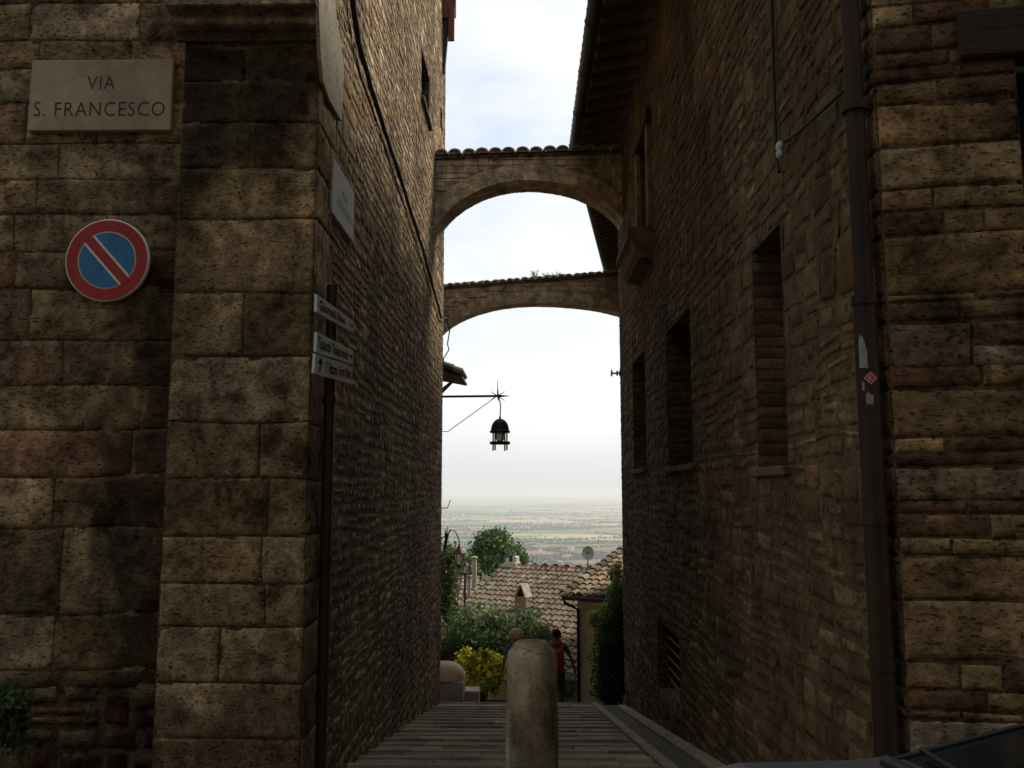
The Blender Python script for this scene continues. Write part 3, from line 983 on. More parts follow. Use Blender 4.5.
mb.build('timber_lintel', M['beam_wood'], rb)
# far end wall
mb = MB()
masonry(mb, (XR, YR1, -5), (1, 0, 0), (0, 1, 0), 9, gen_rows(-5, zE + .1, .2, .3, [], rr), (.3, .7), seed=75, step=.2, pal=RUB2)
mb.build('end_wall', M['rubble'], rb)
# roof with deep eave, rafters, gutter
xe = at(575.5, 140, 15.2).x + .05
EP = math.radians(14)
mb = MB()
yA, yB = YR0 - .6, 15.98
sheet(mb, [(xe, yA, zE + .10), (xe, yB, zE + .10), (XR + 5, yB, zE + .1 + (XR + 5 - xe) * math.tan(EP)), (XR + 5, yA, zE + .1 + (XR + 5 - xe) * math.tan(EP))], (.06, .04, .028))
k = 0
while xe + k * .13 < XR + .1:     # boards under the tiles
    xx = xe + .065 + k * .13
    mb.box((xx, (yA + yB) / 2, zE + .085 + (xx - xe) * math.tan(EP)), (.122, yB - yA, .02), (.055, .037, .025), rot=Matrix.Rotation(-EP, 3, 'Y'), mi=1)
    k += 1
tile_roof(mb, (XR + 5, yA, zE + .13 + (XR + 5 - xe) * math.tan(EP)), (0, 1, 0), (-1, 0, 0), yB - yA, XR + 5 - xe + .06, EP, rt, sp=.24)
tile_roof(mb, (XR + 5, yA, zE + .13 + (XR + 5 - xe) * math.tan(EP)), (0, 1, 0), (1, 0, 0), yB - yA, 5, EP, rt, sp=.5)
ro = mb.build('roof', [M['tile'], M['eave_wood']], rb)
yy = yA + .2
while yy < yB:
    mb = MB()
    L2 = XR + .1 - xe - .05
    mb.box((xe + .05 + L2 / 2, yy, zE + .015 + (L2 / 2) * math.tan(EP)), (L2, .10, .11), rot=Matrix.Rotation(-EP, 3, 'Y'), bev=.01)
    mb.build('rafter', M['eave_wood'], ro)
    yy += .46
mb = MB()
gpts = []
n = 9
vs = []
for yg in np.linspace(yA, yB, 24):
    for i in range(n):
        a = math.pi + math.pi * i / (n - 1)
        vs.append((xe - .05 + .085 * math.cos(a), yg, zE + .11 + .085 * math.sin(a) * 1.1))
mb.add(vs, [(i * n + k, i * n + k + 1, (i + 1) * n + k + 1, (i + 1) * n + k) for i in range(23) for k in range(n - 1)], smooth=True)
mb.add(vs[-n:], [tuple(range(n))])
for yg in np.linspace(yA + .5, yB - .3, 9):
    mb.tube([(xe - .05 + .095 * math.cos(math.pi + math.pi * i / 8), yg, zE + .11 + .095 * 1.1 * math.sin(math.pi + math.pi * i / 8)) for i in range(9)], .008, 5)
mb.build('gutter', M['gutter'], ro)

# downpipe at the corner of the right house
dp = empty('downpipe', (XR - .08, 4.262, -.4), "rusty brown downpipe with torn stickers at the right house corner", "pipe")
P0 = onx(853, 0, XR - .085); P1 = onx(886, 750, XR - .085)
xpipe = XR - .085
ypipe = 4.262
mb = MB(); mb.tube([(xpipe, ypipe, zv(300, ypipe)), (xpipe, ypipe, zE)], .045, 16)
mb.build('upper_pipe', M['rust_pipe'], dp)
mb = MB(); mb.tube([(xpipe, ypipe, -.6), (xpipe, ypipe, zv(302, ypipe))], .055, 16)
mb.build('lower_pipe', M['rust_pipe'], dp)
for vv in (110, 302, 520, 664):
    mb = MB()
    z = zv(vv, ypipe)
    mb.tube([(xpipe, ypipe, z - .022), (xpipe, ypipe, z + .022)], .062, 16)
    mb.box((xpipe + .06, ypipe, z), (.12, .03, .03))
    mb.build('clamp', M['rust_pipe'], dp)


def wrap(mb, pts, faces, th0, z0, r, mi=0):
    mb.add([(xpipe + r * math.sin(th0 + x / r), ypipe - r * math.cos(th0 + x / r), z0 + z) for x, z in pts], faces, mi=mi)


def wrap_poly(mb, fn_, n, th0, z0, r):
    # strip-mesh a shape given as x -> (zlo, zhi)
    vs = []
    for i in range(n + 1):
        x, lo, hi = fn_(i / n)
        vs += [(x, lo), (x, hi)]
    wrap(mb, vs, [(2 * i, 2 * i + 2, 2 * i + 3, 2 * i + 1) for i in range(n)], th0, z0, r)


th = -.25
mb = MB()
rp = random.Random(3)
hts = [.06, .11, .09, .10, .08, .05, .02]
wrap_poly(mb, lambda s: (-.03 + .04 * s, -.08 + .006 * rp.random(), -.02 + hts[int(s * 6)]), 6, th - .25, zv(358, ypipe) + .02, .0565)
mb.build('torn_paper', M['paper'], dp)
mb = MB()
zk = zv(380, ypipe)
for (r_, half, key) in ((.0568, .034, 0), ):
    wrap_poly(mb, lambda s: (-half + 2 * half * s, -half * (1 - abs(2 * s - 1)) - 1e-4, half * (1 - abs(2 * s - 1)) + 1e-4), 8, th + .1, zk, r_)
stk = mb.build('sticker', M['sticker_red'], dp)
mb = MB()
h1, h2 = .030, .024


def dia(s, h):
    return h * (1 - abs(2 * s - 1))


for sgn in (1, -1):
    vs = []
    for i in range(9):
        s = i / 8
        vs += [(-h1 + 2 * h1 * s, sgn * dia(s, h1)), (-h2 + 2 * h2 * s, sgn * dia(s, h2))]
    wrap(mb, vs, [(2 * i, 2 * i + 2, 2 * i + 3, 2 * i + 1) for i in range(8)], th + .1, zk, .0574)
vs, fs = text_mesh("K", 1, .02)
wrap(mb, [(-.010 + .020 * s, -.012 + .024 * t) for s, t in vs], fs, th + .1, zk, .0574)
mb.build('sticker_print', M['sticker_pink'], stk)
mb = MB()
wrap_poly(mb, lambda s: (-.02 + .035 * s, -.03 + .03 * rp.random(), .0 + .045 * rp.random()), 5, th, zv(398, ypipe) - .02, .0566)
wrap_poly(mb, lambda s: (-.03 + .012 * s, -.01, .02 + .02 * rp.random()), 3, th - .1, zv(386, ypipe) - .02, .0566)
mb.build('paper_scraps', M['paper'], dp)

# conduit, wire and insulator on the right wall
wl = empty('wall_wire', onx(779, 150, XR - .04), "old wire on a pale insulator beside the rusty downpipe", "wire")
mb = MB()
mb.tube([onx(u, v, XR - .05) for u, v in ((846, 88), (830, 103), (810, 122), (792, 137), (784, 142))], .011, 6)
mb.build('wire', M['cable'], wl)
mb = MB()
o = onx(780, 150, XR - .06)
mb.lathe(o + Vector((0, 0, -.06)), [(.012, 0), (.028, .015), (.03, .04), (.018, .055), (.03, .07), (.026, .1), (.01, .12)], 10)
mb.build('insulator', M['insul'], wl)
mb = MB()
mb.tube([onx(770.5, -40, XR - .035), onx(773, 60, XR - .035), onx(776, 158, XR - .035), onx(779, 172, XR - .035)], .013, 6)
mb.build('conduit', M['cable'], wl)
# iron anchor on the far right edge
mb = MB()
c0 = onx(622, 372, XR)
for dxx, rr_ in ((.02, .05), (.07, .05), (.17, .06)):
    mb.tube([(XR - dxx - .012, 15.9, c0.z - .0), (XR - dxx + .012, 15.9, c0.z)], rr_, 10)
mb.tube([(XR + .05, 15.9, c0.z), (XR - .17, 15.9, c0.z)], .016, 8)
tag(mb.build('iron_fixture', M['iron']), "small dark iron fixture with discs projecting from the far right wall edge", "wall fixture")

# ------------------------------------------------------------------ RIGHT BUILDING BEYOND
E1 = at(589.5, 203, 16.7); hE = E1.z
E2 = at(606, 270, 21.9)
ed = Vector((E2.x - E1.x, E2.y - E1.y, 0)).normalized()
en = Vector((-ed.y, ed.x, 0))           # towards the alley
if en.x > 0: en = -en
OV = .85
b2 = empty('stone_house', E1 - en * 4 + Vector((0, 0, -6)), "lower house behind the first arch, its wooden eave showing between the arches", "house")
A = Vector((E1.x, E1.y, 0)) - ed * .5
W0 = A - en * OV
LEN = 6.2
mb = MB()
masonry(mb, W0 + Vector((0, 0, -6)), ed, en, LEN, gen_rows(-6, hE + .2, .2, .3, [], rr), (.3, .6), seed=81, step=.1, pal=RUB2)
e2_ = W0 + ed * LEN
masonry(mb, e2_ + Vector((0, 0, -6)), -en, ed, 6, gen_rows(-6, hE + .2, .25, .35, [], rr), (.3, .6), seed=82, step=.3, pal=RUB2)
mb.build('wall', M['rubble'], b2)
mb = MB()
pit = math.radians(15)
top = Vector((0, 0, 1))
R0 = A + Vector((0, 0, hE + .1))
bk = -en
sheet(mb, [R0, R0 + ed * LEN, R0 + ed * LEN + bk * 6 + top * 6 * math.tan(pit), R0 + bk * 6 + top * 6 * math.tan(pit)], (.05, .035, .024))
tile_roof(mb, R0 + bk * 6 + top * (6 * math.tan(pit) + .04), ed, en, LEN, 6.05, pit, rt, sp=.24)
ro = mb.build('roof', [M['tile']], b2)
k = 0
while k * .3 < LEN - .1:
    mb = MB()
    p = R0 + ed * (.1 + k * .3) + bk * .45 + top * (.45 * math.tan(pit) - .07)
    ang = math.atan2(bk.y, bk.x)
    mb.box(p, (.9, .09, .10), rot=Matrix.Rotation(ang, 3, 'Z') @ Matrix.Rotation(-pit, 3, 'Y'), bev=.008)
    mb.build('rafter', M['eave_wood'], ro)
    k += 1
mb = MB()
mb.tube([R0 + en * .04, R0 + en * .04 + ed * LEN], .06, 8)
mb.build('gutter', M['gutter'], ro)

# ------------------------------------------------------------------ LEFT BUILDING BEYOND
b3 = empty('stone_house', (-6, 19.6, -4), "stone house hidden behind the left wall, carrying the small tiled canopy", "house")
mb = MB()
X3 = -2.12
masonry(mb, (X3, 17.05, -6), (0, 1, 0), (1, 0, 0), 5.1, gen_rows(-6, 6.9, .18, .28, [], rr), (.25, .55), seed=91, step=.1, pal=RUB)
masonry(mb, (X3, 22.15, -6), (-1, 0, 0), (0, 1, 0), 8, gen_rows(-6, 6.9, .25, .35, [], rr), (.25, .55), seed=92, step=.3, pal=RUB)
mb.build('wall', M['rubble'], b3)
mb = MB()
tile_roof(mb, (-8, 17.1, 8.5), (0, 1, 0), (1, 0, 0), 4.9, 5.78, math.radians(15), rt, sp=.3)
mb.build('roof', M['tile'], b3)
# tiled canopy
cp = empty('tiled_canopy', (X3, 19.4, 3.5), "small mossy tiled canopy sticking out past the left wall edge above the lantern arm", "canopy")
tip = at(465, 379, 19.4); hi = at(446, 370.5, 19.4)
mb = MB()
cang = math.atan2(hi.z - tip.z, tip.x - hi.x)
W_ = tip.x - X3
tile_roof(mb, (X3, 18.7, tip.z + W_ * math.tan(cang)), (0, 1, 0), (1, 0, 0), 1.5, W_ - .07, cang, rt, sp=.19, course=.3, pal=[(.22, .20, .12), (.28, .24, .16), (.18, .16, .10)])
mb.build('tiles', M['tile'], cp)
mb = MB()
mb.box((X3 + W_ / 2, 19.45, tip.z - .04 + W_ / 2 * math.tan(cang * .45)), (W_, 1.46, .05), rot=Matrix.Rotation(cang * .45, 3, 'Y'))
mb.build('board', M['eave_wood'], cp)
for yy in (18.8, 20.05):
    mb = MB()
    s0 = at(440, 391, yy); s1 = at(453, 381, yy)
    mb.tube([(X3, yy, s0.z - .25), (s1.x, yy, s1.z)], .035, 6)
    mb.build('strut', M['eave_wood'], cp)


# ------------------------------------------------------------------ ARCHES
RH = .29


def arch(name, label, y, th, x0, x1, zl, zr, zapex, xap, ztl, ztr, nv, seed, pal, sp):
    r = random.Random(seed)
    g = empty(name, (0, y, min(zl, zr)), label, "arch", "stone arches bridging the alley")

    def intr(x):
        if x < xap:
            s = (xap - x) / (xap - x0); zz = zl
        else:
            s = (x - xap) / (x1 - xap); zz = zr
        s = min(1, max(0, s))
        e = 1 - math.sqrt(max(0, 1 - (s * .93) ** 2))
        e /= 1 - math.sqrt(1 - .93 ** 2)
        return zapex + (zz - zapex) * e

    def ztop(x):
        return ztl + (ztr - ztl) * (x - x0) / (x1 - x0)
    # arc length parametrisation
    N_ = 400
    xs = [x0 + (x1 - x0) * i / N_ for i in range(N_ + 1)]
    L = [0]
    for i in range(N_):
        L.append(L[-1] + math.hypot(xs[i + 1] - xs[i], intr(xs[i + 1]) - intr(xs[i])))

    def xat(l):
        l = max(0, min(L[-1], l))
        for i in range(N_):
            if L[i + 1] >= l:
                return xs[i] + (xs[i + 1] - xs[i]) * (l - L[i]) / max(1e-9, L[i + 1] - L[i])
        return xs[-1]
    mb = MB()
    ls = [0]
    while ls[-1] < L[-1]:
        ls.append(ls[-1] + L[-1] / nv * r.uniform(.7, 1.3))
    ls[-1] = L[-1]

    def rad(x):   # outward normal of intrados
        h = .01
        d = (intr(min(x1, x + h)) - intr(max(x0, x - h))) / (min(x1, x + h) - max(x0, x - h))
        d = max(-1.6, min(1.6, d)) * .8
        v = Vector((-d, 0, 1)).normalized()
        return v

    for a, b_ in zip(ls[:-1], ls[1:]):
        xa, xb = xat(a), xat(b_)
        pts_lo = []; pts_mid = []; pts_hi = []
        c = pick(pal, r)
        ra, rb_ = rad(xa), rad(xb)
        g_ = .0012
        for x, rv, sg_ in ((xa, ra, 1), (xb, rb_, -1)):
            lo = Vector((x + g_ * sg_, 0, intr(x)))
            zt_ = ztop(x) - .02
            t = (zt_ - lo.z) / rv.z
            hi_ = lo + rv * t
            hi_.x = max(x0, min(x1, hi_.x))
            ring = lo + rv * min(t, RH)
            pts_lo.append(lo); pts_mid.append(ring); pts_hi.append(hi_)
        pd = r.uniform(0, .010)
        k_ = r.uniform(.35, .65)
        mids = [p_.lerp(q_, k_) for p_, q_ in zip(pts_lo, pts_mid)]
        quads = [(pts_lo, mids, pd), (mids, pts_mid, pd * .7 + r.uniform(-.004, .006))] if r.random() < .6 else [(pts_lo, pts_mid, pd)]
        for (q0, q1, off) in quads:
            cq = tuple(.55 * c_ + .45 * m_ for c_, m_ in zip(pick(pal, r), pal[0]))
            if (q1[0] - q0[0]).length < .02 and (q1[1] - q0[1]).length < .02:
                continue
            jg = Vector((0, 0, .004))
            jit = lambda: Vector((r.uniform(-.004, .004), 0, r.uniform(-.004, .004)))
            poly = [Vector((p.x, y - off, p.z)) + jit() for p in (q0[0] + (jg if q0 is mids else jg * 0), q0[1] + (jg if q0 is mids else jg * 0), q1[1], q1[0])]
            mb.prism(poly, (0, th + off, 0), cq)
    # rubble filling between the ring and the coping
    ring_h = RH
    outer = []
    for k in range(81):
        x = x0 + (x1 - x0) * k / 80
        lo = Vector((x, 0, intr(x))); q_ = lo + rad(x) * ring_h
        outer.append((q_.x, q_.z))
    outer.sort()

    def out_z(x):
        if x <= outer[0][0]: return -1e9 if outer[0][0] > x0 + .02 and x < outer[0][0] else outer[0][1]
        if x >= outer[-1][0]: return -1e9 if outer[-1][0] < x1 - .02 else outer[-1][1]
        for (xa_, za_), (xb_, zb__) in zip(outer[:-1], outer[1:]):
            if xa_ <= x <= xb_:
                return za_ + (zb__ - za_) * (x - xa_) / max(1e-6, xb_ - xa_)
        return 1e9
    zlo = min(zl, zr); zz_ = zlo
    while zz_ < max(ztl, ztr):
        hr = r.uniform(.09, .15)
        x = x0
        while x < x1:
            ln_ = r.uniform(.14, .34)
            xb_ = min(x1, x + ln_)
            xm_ = (x + xb_) / 2
            top_ = min(zz_ + hr - .008, ztop(xm_) - .02)
            bot_ = max(zz_, max(out_z(x + .01), out_z(xb_ - .01)) if -1e8 < out_z(xm_) else zz_)
            if top_ - bot_ > .03 and out_z(xm_) < 1e8:
                mb.box((xm_, y + th / 2 + r.uniform(-.004, .004), (top_ + bot_) / 2), (xb_ - x - .008, th - .004 + r.uniform(0, .012), top_ - bot_), tuple(.5 * c_ + .5 * m_ for c_, m_ in zip(pick(pal, r), pal[0])), bev=.01)
            x = xb_
        zz_ += hr
    # dark mortar core just behind the voussoirs
    core = []
    for i in range(41):
        x = x0 + (x1 - x0) * i / 40
        core.append((x, intr(x) + .012, ztop(x) - .03))
    vs = []
    for (x, a, b_) in core:
        vs += [(x, y + .012, a), (x, y + .012, b_), (x, y + th - .012, a), (x, y + th - .012, b_)]
    fs = []
    for i in range(40):
        k = 4 * i
        fs += [(k, k + 4, k + 5, k + 1), (k + 2, k + 3, k + 7, k + 6), (k, k + 2, k + 6, k + 4), (k + 1, k + 5, k + 7, k + 3)]
    mb.add(vs, fs, (.28, .215, .14))
    mb.build('arch_ring', M['arch_stone'], g)
    # coping tiles
    mb = MB()
    nt_ = int((x1 - x0) / sp)
    for i in range(nt_ + 1):
        x = x0 + (x1 - x0) * (i + .5) / (nt_ + 1) + r.uniform(-.012, .012)
        z = ztop(x) + .03
        for half in (0, 1):
            sgn = 1 if half == 0 else -1
            ax = Vector((0, sgn * math.cos(.22), math.sin(.22)))
            p = Vector((x, y - .10 if half == 0 else y + th + .10, z + r.uniform(-.008, .008)))
            coppo(mb, p, ax, Vector((1, 0, 0)), Vector((0, 0, 1)), th / 2 + .12, sp * .5, sp * .42, pick(TILES, r), n=6)
            xm = x + sp * .5
            vs_ = [Vector((x + sp * .46 * math.cos(math.pi * q_ / 8), p.y + .035 * sgn, p.z + .004 + sp * .46 * .8 * math.sin(math.pi * q_ / 8))) for q_ in range(9)]
            mb.add(vs_, [tuple(range(9))], (.26, .21, .145))
            for rr_ in (0,):
                lip = []
                for q_ in range(11):
                    a__ = math.pi * q_ / 10
                    for rad_, yo in ((sp * .5, 0), (sp * .5 - .032, 0)):
                        lip.append((x + rad_ * math.cos(a__), p.y - .004 * sgn, p.z + rad_ * .8 * math.sin(a__)))
                mb.add(lip, [(2 * q_, 2 * q_ + 1, 2 * q_ + 3, 2 * q_ + 2) for q_ in range(10)], (.36, .30, .22))
            coppo(mb, Vector((xm, p.y + .02 * sgn, ztop(xm) + .035)), ax, Vector((1, 0, 0)), Vector((0, 0, 1)), th / 2 + .1, sp * .42, sp * .42, pick(TILES, r), n=5, convex=False)
    vs = [(x0, y - .03, ztop(x0) - .02), (x1, y - .03, ztop(x1) - .02), (x1, y - .03, ztop(x1) + .03), (x0, y - .03, ztop(x0) + .03)]
    mb.prism(vs, (0, th + .06, 0), (.17, .13, .09))
    # ridge row
    for i in range(int((x1 - x0) / .34)):
        x = x0 + i * .34
        coppo(mb, Vector((x, y + th / 2, ztop(x) + .03 + math.tan(.22) * (th / 2 + .1))), Vector((1, 0, 0)), Vector((0, 1, 0)), Vector((0, 0, 1)), .4, .085, .075, pick(TILES, r), n=5, lift=.02)
    mb.build('tile_coping', M['tile'], g)
    return g, ztop


ARC = [(0.4791, 0.383, 0.2693), (0.4472, 0.3528, 0.2461), (0.495, 0.4032, 0.2885), (0.4311, 0.336, 0.2307)]
y1 = 15.2
arch('stone_arch', "nearer stone arch with tile coping spanning between the house walls", y1, .66, XL, XR + .02,
     at(432, 230, y1).z, at(624, 222, y1).z, at(526, 180, y1).z, at(528, 180, y1).x, at(432, 158, y1).z, at(624, 152.5, y1).z, 46, 101, ARC, .245)
y2 = 21.4
x2r = at(640, 300, y2).x
g2, zt2 = arch('stone_arch', "farther lower stone arch seen beneath the nearer one, weeds on its tiles", y2, .5, X3, x2r,
               at(440, 335, y2).z, at(625, 322, y2).z, at(535, 303, y2).z, at(535, 303, y2).x, at(440, 289, y2).z, at(625, 273, y2).z, 44, 102, [(.33, .255, .17), (.30, .225, .145), (.36, .285, .195)], .19)


# ------------------------------------------------------------------ GROUND AND STEPS
def gz(y):
    if y <= 3: return 0.0
    if y <= 17: return -(y - 3) * .17
    if y <= 19: return -2.38 - (y - 17) * .33
    if y <= 26: return -3.04 - (y - 19) * .16
    t = (y - 26) / 1400
    if t < 1:
        return -4.16 - 150 * (1 - (1 - t) ** 2.6)
    return -154.2


M['ground'] = None
m, nt, b = nodes_mat('plain fields')
tc = N(nt, 'ShaderNodeTexCoord')
mp = N(nt, 'ShaderNodeMapping'); mp.inputs['Rotation'].default_value = (0, 0, .45); mp.inputs['Scale'].default_value = (1 / 650, 1 / 300, 1)
nt.links.new(tc.outputs['Object'], mp.inputs['Vector'])
vo = N(nt, 'ShaderNodeTexVoronoi', i_Scale=1.0, i_Randomness=.85); vo.distance = 'CHEBYCHEV'
nt.links.new(mp.outputs[0], vo.inputs['Vector'])
sx = N(nt, 'ShaderNodeSeparateColor'); nt.links.new(vo.outputs['Color'], sx.inputs[0])
c1 = ramp(nt, sx.outputs[0], [(0, (.30, .20, .115)), (.14, (.11, .135, .055)), (.30, (.22, .17, .095)), (.42, (.27, .20, .115)), (.50, (.12, .15, .06)), (.62, (.38, .24, .15)), (.76, (.17, .12, .085)), (.90, (.36, .29, .17))])
for e in nt.nodes:
    if e.type == 'VALTORGB': e.color_ramp.interpolation = 'CONSTANT'
n1 = N(nt, 'ShaderNodeTexNoise', i_Scale=.012, i_Detail=6.0); nt.links.new(tc.outputs['Object'], n1.inputs['Vector'])
v1 = ramp(nt, n1.outputs[0], [(.3, .75), (.7, 1.2)])
c1 = mixc(nt, 'MULTIPLY', 1.0, c1, v1)
n2 = N(nt, 'ShaderNodeTexNoise', i_Scale=.0011, i_Detail=5.0); nt.links.new(tc.outputs['Object'], n2.inputs['Vector'])
f2 = ramp(nt, n2.outputs[0], [(.5, 0.0), (.66, .5)])
c1 = mixc(nt, 'MIX', f2, c1, (.075, .09, .04, 1))
# grass and earth close to the town
sxyz = N(nt, 'ShaderNodeSeparateXYZ'); nt.links.new(tc.outputs['Object'], sxyz.inputs[0])
mr = N(nt, 'ShaderNodeMapRange'); mr.inputs[1].default_value = 60; mr.inputs[2].default_value = 500
nt.links.new(sxyz.outputs[1], mr.inputs[0])
c1 = mixc(nt, 'MIX', mr.outputs[0], (.075, .075, .04, 1), c1)
nt.links.new(c1, b.inputs['Base Color']); b.inputs['Roughness'].default_value = 1; b.inputs['Specular IOR Level'].default_value = 0
M['ground'] = m

ys = [-40000, -8000, -1500, -300, -60, -15, 0, 3, 6, 10, 14, 16.9, 17.4, 19, 22, 26] + [26 + 1400 * (i / 22) ** 1.6 for i in range(1, 23)] + [2000, 3000, 5000, 9000, 16000, 26000, 40000]
xs_ = [-40000, -12000, -3000, -700, -150, -40, -12, -4, -1, 1, 4, 12, 40, 150, 700, 3000, 12000, 40000]
mb = MB()
vs = [(x, y, gz(y) - (.08 if y < 17.2 else .0)) for y in ys for x in xs_]
nx = len(xs_)
mb.add(vs, [(j * nx + i, j * nx + i + 1, (j + 1) * nx + i + 1, (j + 1) * nx + i) for j in range(len(ys) - 1) for i in range(nx - 1)], smooth=True)
tag(mb.build('ground', M['ground']), kind='structure')

# street in front of the houses
mb = MB()
sheet(mb, [(-30, -12, -.004), (30, -12, -.004), (30, 3, -.004), (-30, 3, -.004)], (.1, .095, .085))
sheet(mb, [(-30, 3, -.004), (30, 3, -.004), (30, 6.7, gz(6.7) - .004), (-30, 6.7, gz(6.7) - .004)], (.1, .095, .085))
tag(mb.build('street', M['asphalt']), kind='structure')
# stepped ramp
mb = MB()
r = random.Random(77)
XK = 1.22
y = 3.4
edges = [y]
while y < 16.4:
    y += r.uniform(.50, .60)
    edges.append(y)
edges[-1] = 17.0
GREY = [(0.2183, 0.1782, 0.1202), (0.2473, 0.198, 0.1312), (0.1892, 0.1558, 0.1093), (0.2764, 0.2178, 0.142)]
for a, b_ in zip(edges[:-1], edges[1:]):
    # tread of long worn slabs between two nosing stones, each tread nearly level
    za = gz(a) + .012; zb_ = gz(b_) + .045
    x = XL - .05
    while x < XK:
        l = r.uniform(.35, .8)
        x2 = min(XK, x + l)
        if XK - x2 < .15: x2 = XK
        nk = 1
        rowsn = [a + .016 + (b_ - .122 - a) * k / nk for k in range(nk + 1)]
        for k in range(nk):
            y0, y1_ = rowsn[k], rowsn[k + 1] - .008
            z0 = za + (zb_ - za) * (y0 - a) / (b_ - a) - .016; z1 = za + (zb_ - za) * (y1_ - a) / (b_ - a) - .016
            c = pick(GREY, r)
            dz_ = r.uniform(-.004, .004)
            mb.add([(x + .004, y0, z0 + dz_), (x2 - .004, y0, z0 + dz_), (x2 - .004, y1_, z1 + dz_), (x + .004, y1_, z1 + dz_),
                    (x + .004, y0, z0 - .1), (x2 - .004, y0, z0 - .1), (x2 - .004, y1_, z1 - .1), (x + .004, y1_, z1 - .1)],
                   [(0, 1, 2, 3), (0, 4, 5, 1), (2, 6, 7, 3), (0, 3, 7, 4), (1, 5, 6, 2)], c)
        x = x2
    x = XL - .05
    while x < XK:
        l = r.uniform(.5, 1.1)
        x2 = min(XK, x + l)
        if XK - x2 < .2: x2 = XK
        c = tuple(k * 1.25 for k in pick(GREY, r))
        mb.box(((x + x2) / 2, b_ - .052 + r.uniform(-.006, .006), zb_ - .055 + r.uniform(-.004, .004)), (x2 - x - .008, .098, .13), c, bev=.022)
        x = x2
sheet(mb, [(XL - .1, 3.2, gz(3.2) - .03), (XK, 3.2, gz(3.2) - .03), (XK, 17, gz(17) - .035), (XL - .1, 17, gz(17) - .035)], (.03, .026, .02))
mb.box((-.2, 17.06, gz(17) - .20), (2.9, .12, .45), (.22, .19, .15), bev=.02)
tag(mb.build('path', M['paving']), kind='structure')
mb = MB()
y = 3.4
while y < 16.9:
    y2_ = min(17.0, y + r.uniform(.7, 1.1))
    rot = Matrix.Rotation(math.atan(-.17), 3, 'X')
    mb.box((XK + .065, (y + y2_) / 2, gz((y + y2_) / 2) - .01), (.12, y2_ - y - .008, .14), rot=rot, bev=.015)
    y = y2_
tag(mb.build('kerb', M['kerb']), kind='structure')
mb = MB()
sheet(mb, [(XK + .12, 3.2, gz(3.2) + .01), (XR + .1, 3.2, gz(3.2) + .01), (XR + .1, 17, gz(17) + .01), (XK + .12, 17, gz(17) + .01)])
tag(mb.build('pavement', M['asphalt']), kind='structure')
mb = MB()
y = 4.6
while y < 16.0:
    y2_ = min(16.0, y + r.uniform(.5, 1.0))
    rot = Matrix.Rotation(math.atan(-.17), 3, 'X')
    mb.box((XR - .06, (y + y2_) / 2, gz((y + y2_) / 2) + .02), (.16, y2_ - y - .01, .12), rot=rot, bev=.03)
    y = y2_
tag(mb.build('wall_kerb', M['kerb']), kind='structure')
mb = MB()
sheet(mb, [(-2.1, 17.1, gz(17.4) + .03), (3, 17.1, gz(17.4) + .03), (3, 19, gz(19) + .02), (-2.1, 19, gz(19) + .02)])
sheet(mb, [(-2.1, 19, gz(19) + .02), (3, 19, gz(19) + .02), (3, 21.4, gz(21.4) + .02), (-2.1, 21.4, gz(21.4) + .02)])
tag(mb.build('lower_path', M['asphalt']), kind='structure')

# bollard
yb0 = 5.3
bc = at(532, 700, yb0)
bz = gz(yb0)
mb = MB()
zt = zv(641, yb0)
rB = 25 / 886 * yb0 * 1.0
prof = [(rB * 1.04, bz - .1), (rB * 1.03, bz + .2), (rB * 1.0, zt - .32), (rB * 1.0, zt - .11), (rB * .94, zt - .062), (rB * .66, zt - .006), (rB * .56, zt), (rB * .2, zt + .002)]
n = 40
pf = []
for i in range(len(prof) - 1):
    k_ = 10 if i in (1, 2) else 3
    for k in range(k_):
        t = k / k_
        pf.append((prof[i][0] * (1 - t) + prof[i + 1][0] * t, prof[i][1] * (1 - t) + prof[i + 1][1] * t))
pf.append(prof[-1])
vs = []
for (rad_, z) in pf:
    for k in range(n):
        a = 2 * math.pi * k / n
        q = Vector((math.cos(a) * 2, math.sin(a) * 2, z * 3))
        d = 1 + .022 * noise.noise(q) + .012 * noise.noise(q * 4) + .02 * noise.noise(q * 1.1 + Vector((0, 0, 9)))
        if noise.noise(q * 1.8 + Vector((3, 0, 0))) > .42: d -= .03
        vs.append((bc.x + rad_ * d * math.cos(a), yb0 + rad_ * d * math.sin(a), z + .006 * noise.noise(q * 1.5)))
fs = [(i * n + k, i * n + (k + 1) % n, (i + 1) * n + (k + 1) % n, (i + 1) * n + k) for i in range(len(pf) - 1) for k in range(n)] + [tuple(range((len(pf) - 1) * n, len(pf) * n))]
cs = []
for (x, y_, z) in vs:      # splash dirt and run marks on the stone
    q = noise.noise(Vector((x * 9, y_ * 9, z * 1.6))) * .5 + noise.noise(Vector((x * 22, y_ * 22, z * 3))) * .25
    k = 1 - .55 * max(0, min(1, (zt - .28 - z + q * .5) / .45))
    k *= 1 - .3 * max(0, q)
    cs.append((k, k * .97, k * .92))
mb.add(vs, fs, smooth=True, cols=cs)
tag(mb.build('stone_bollard', M['bollard']), "thick round weathered stone bollard standing in the middle of the ramp", "bollard")

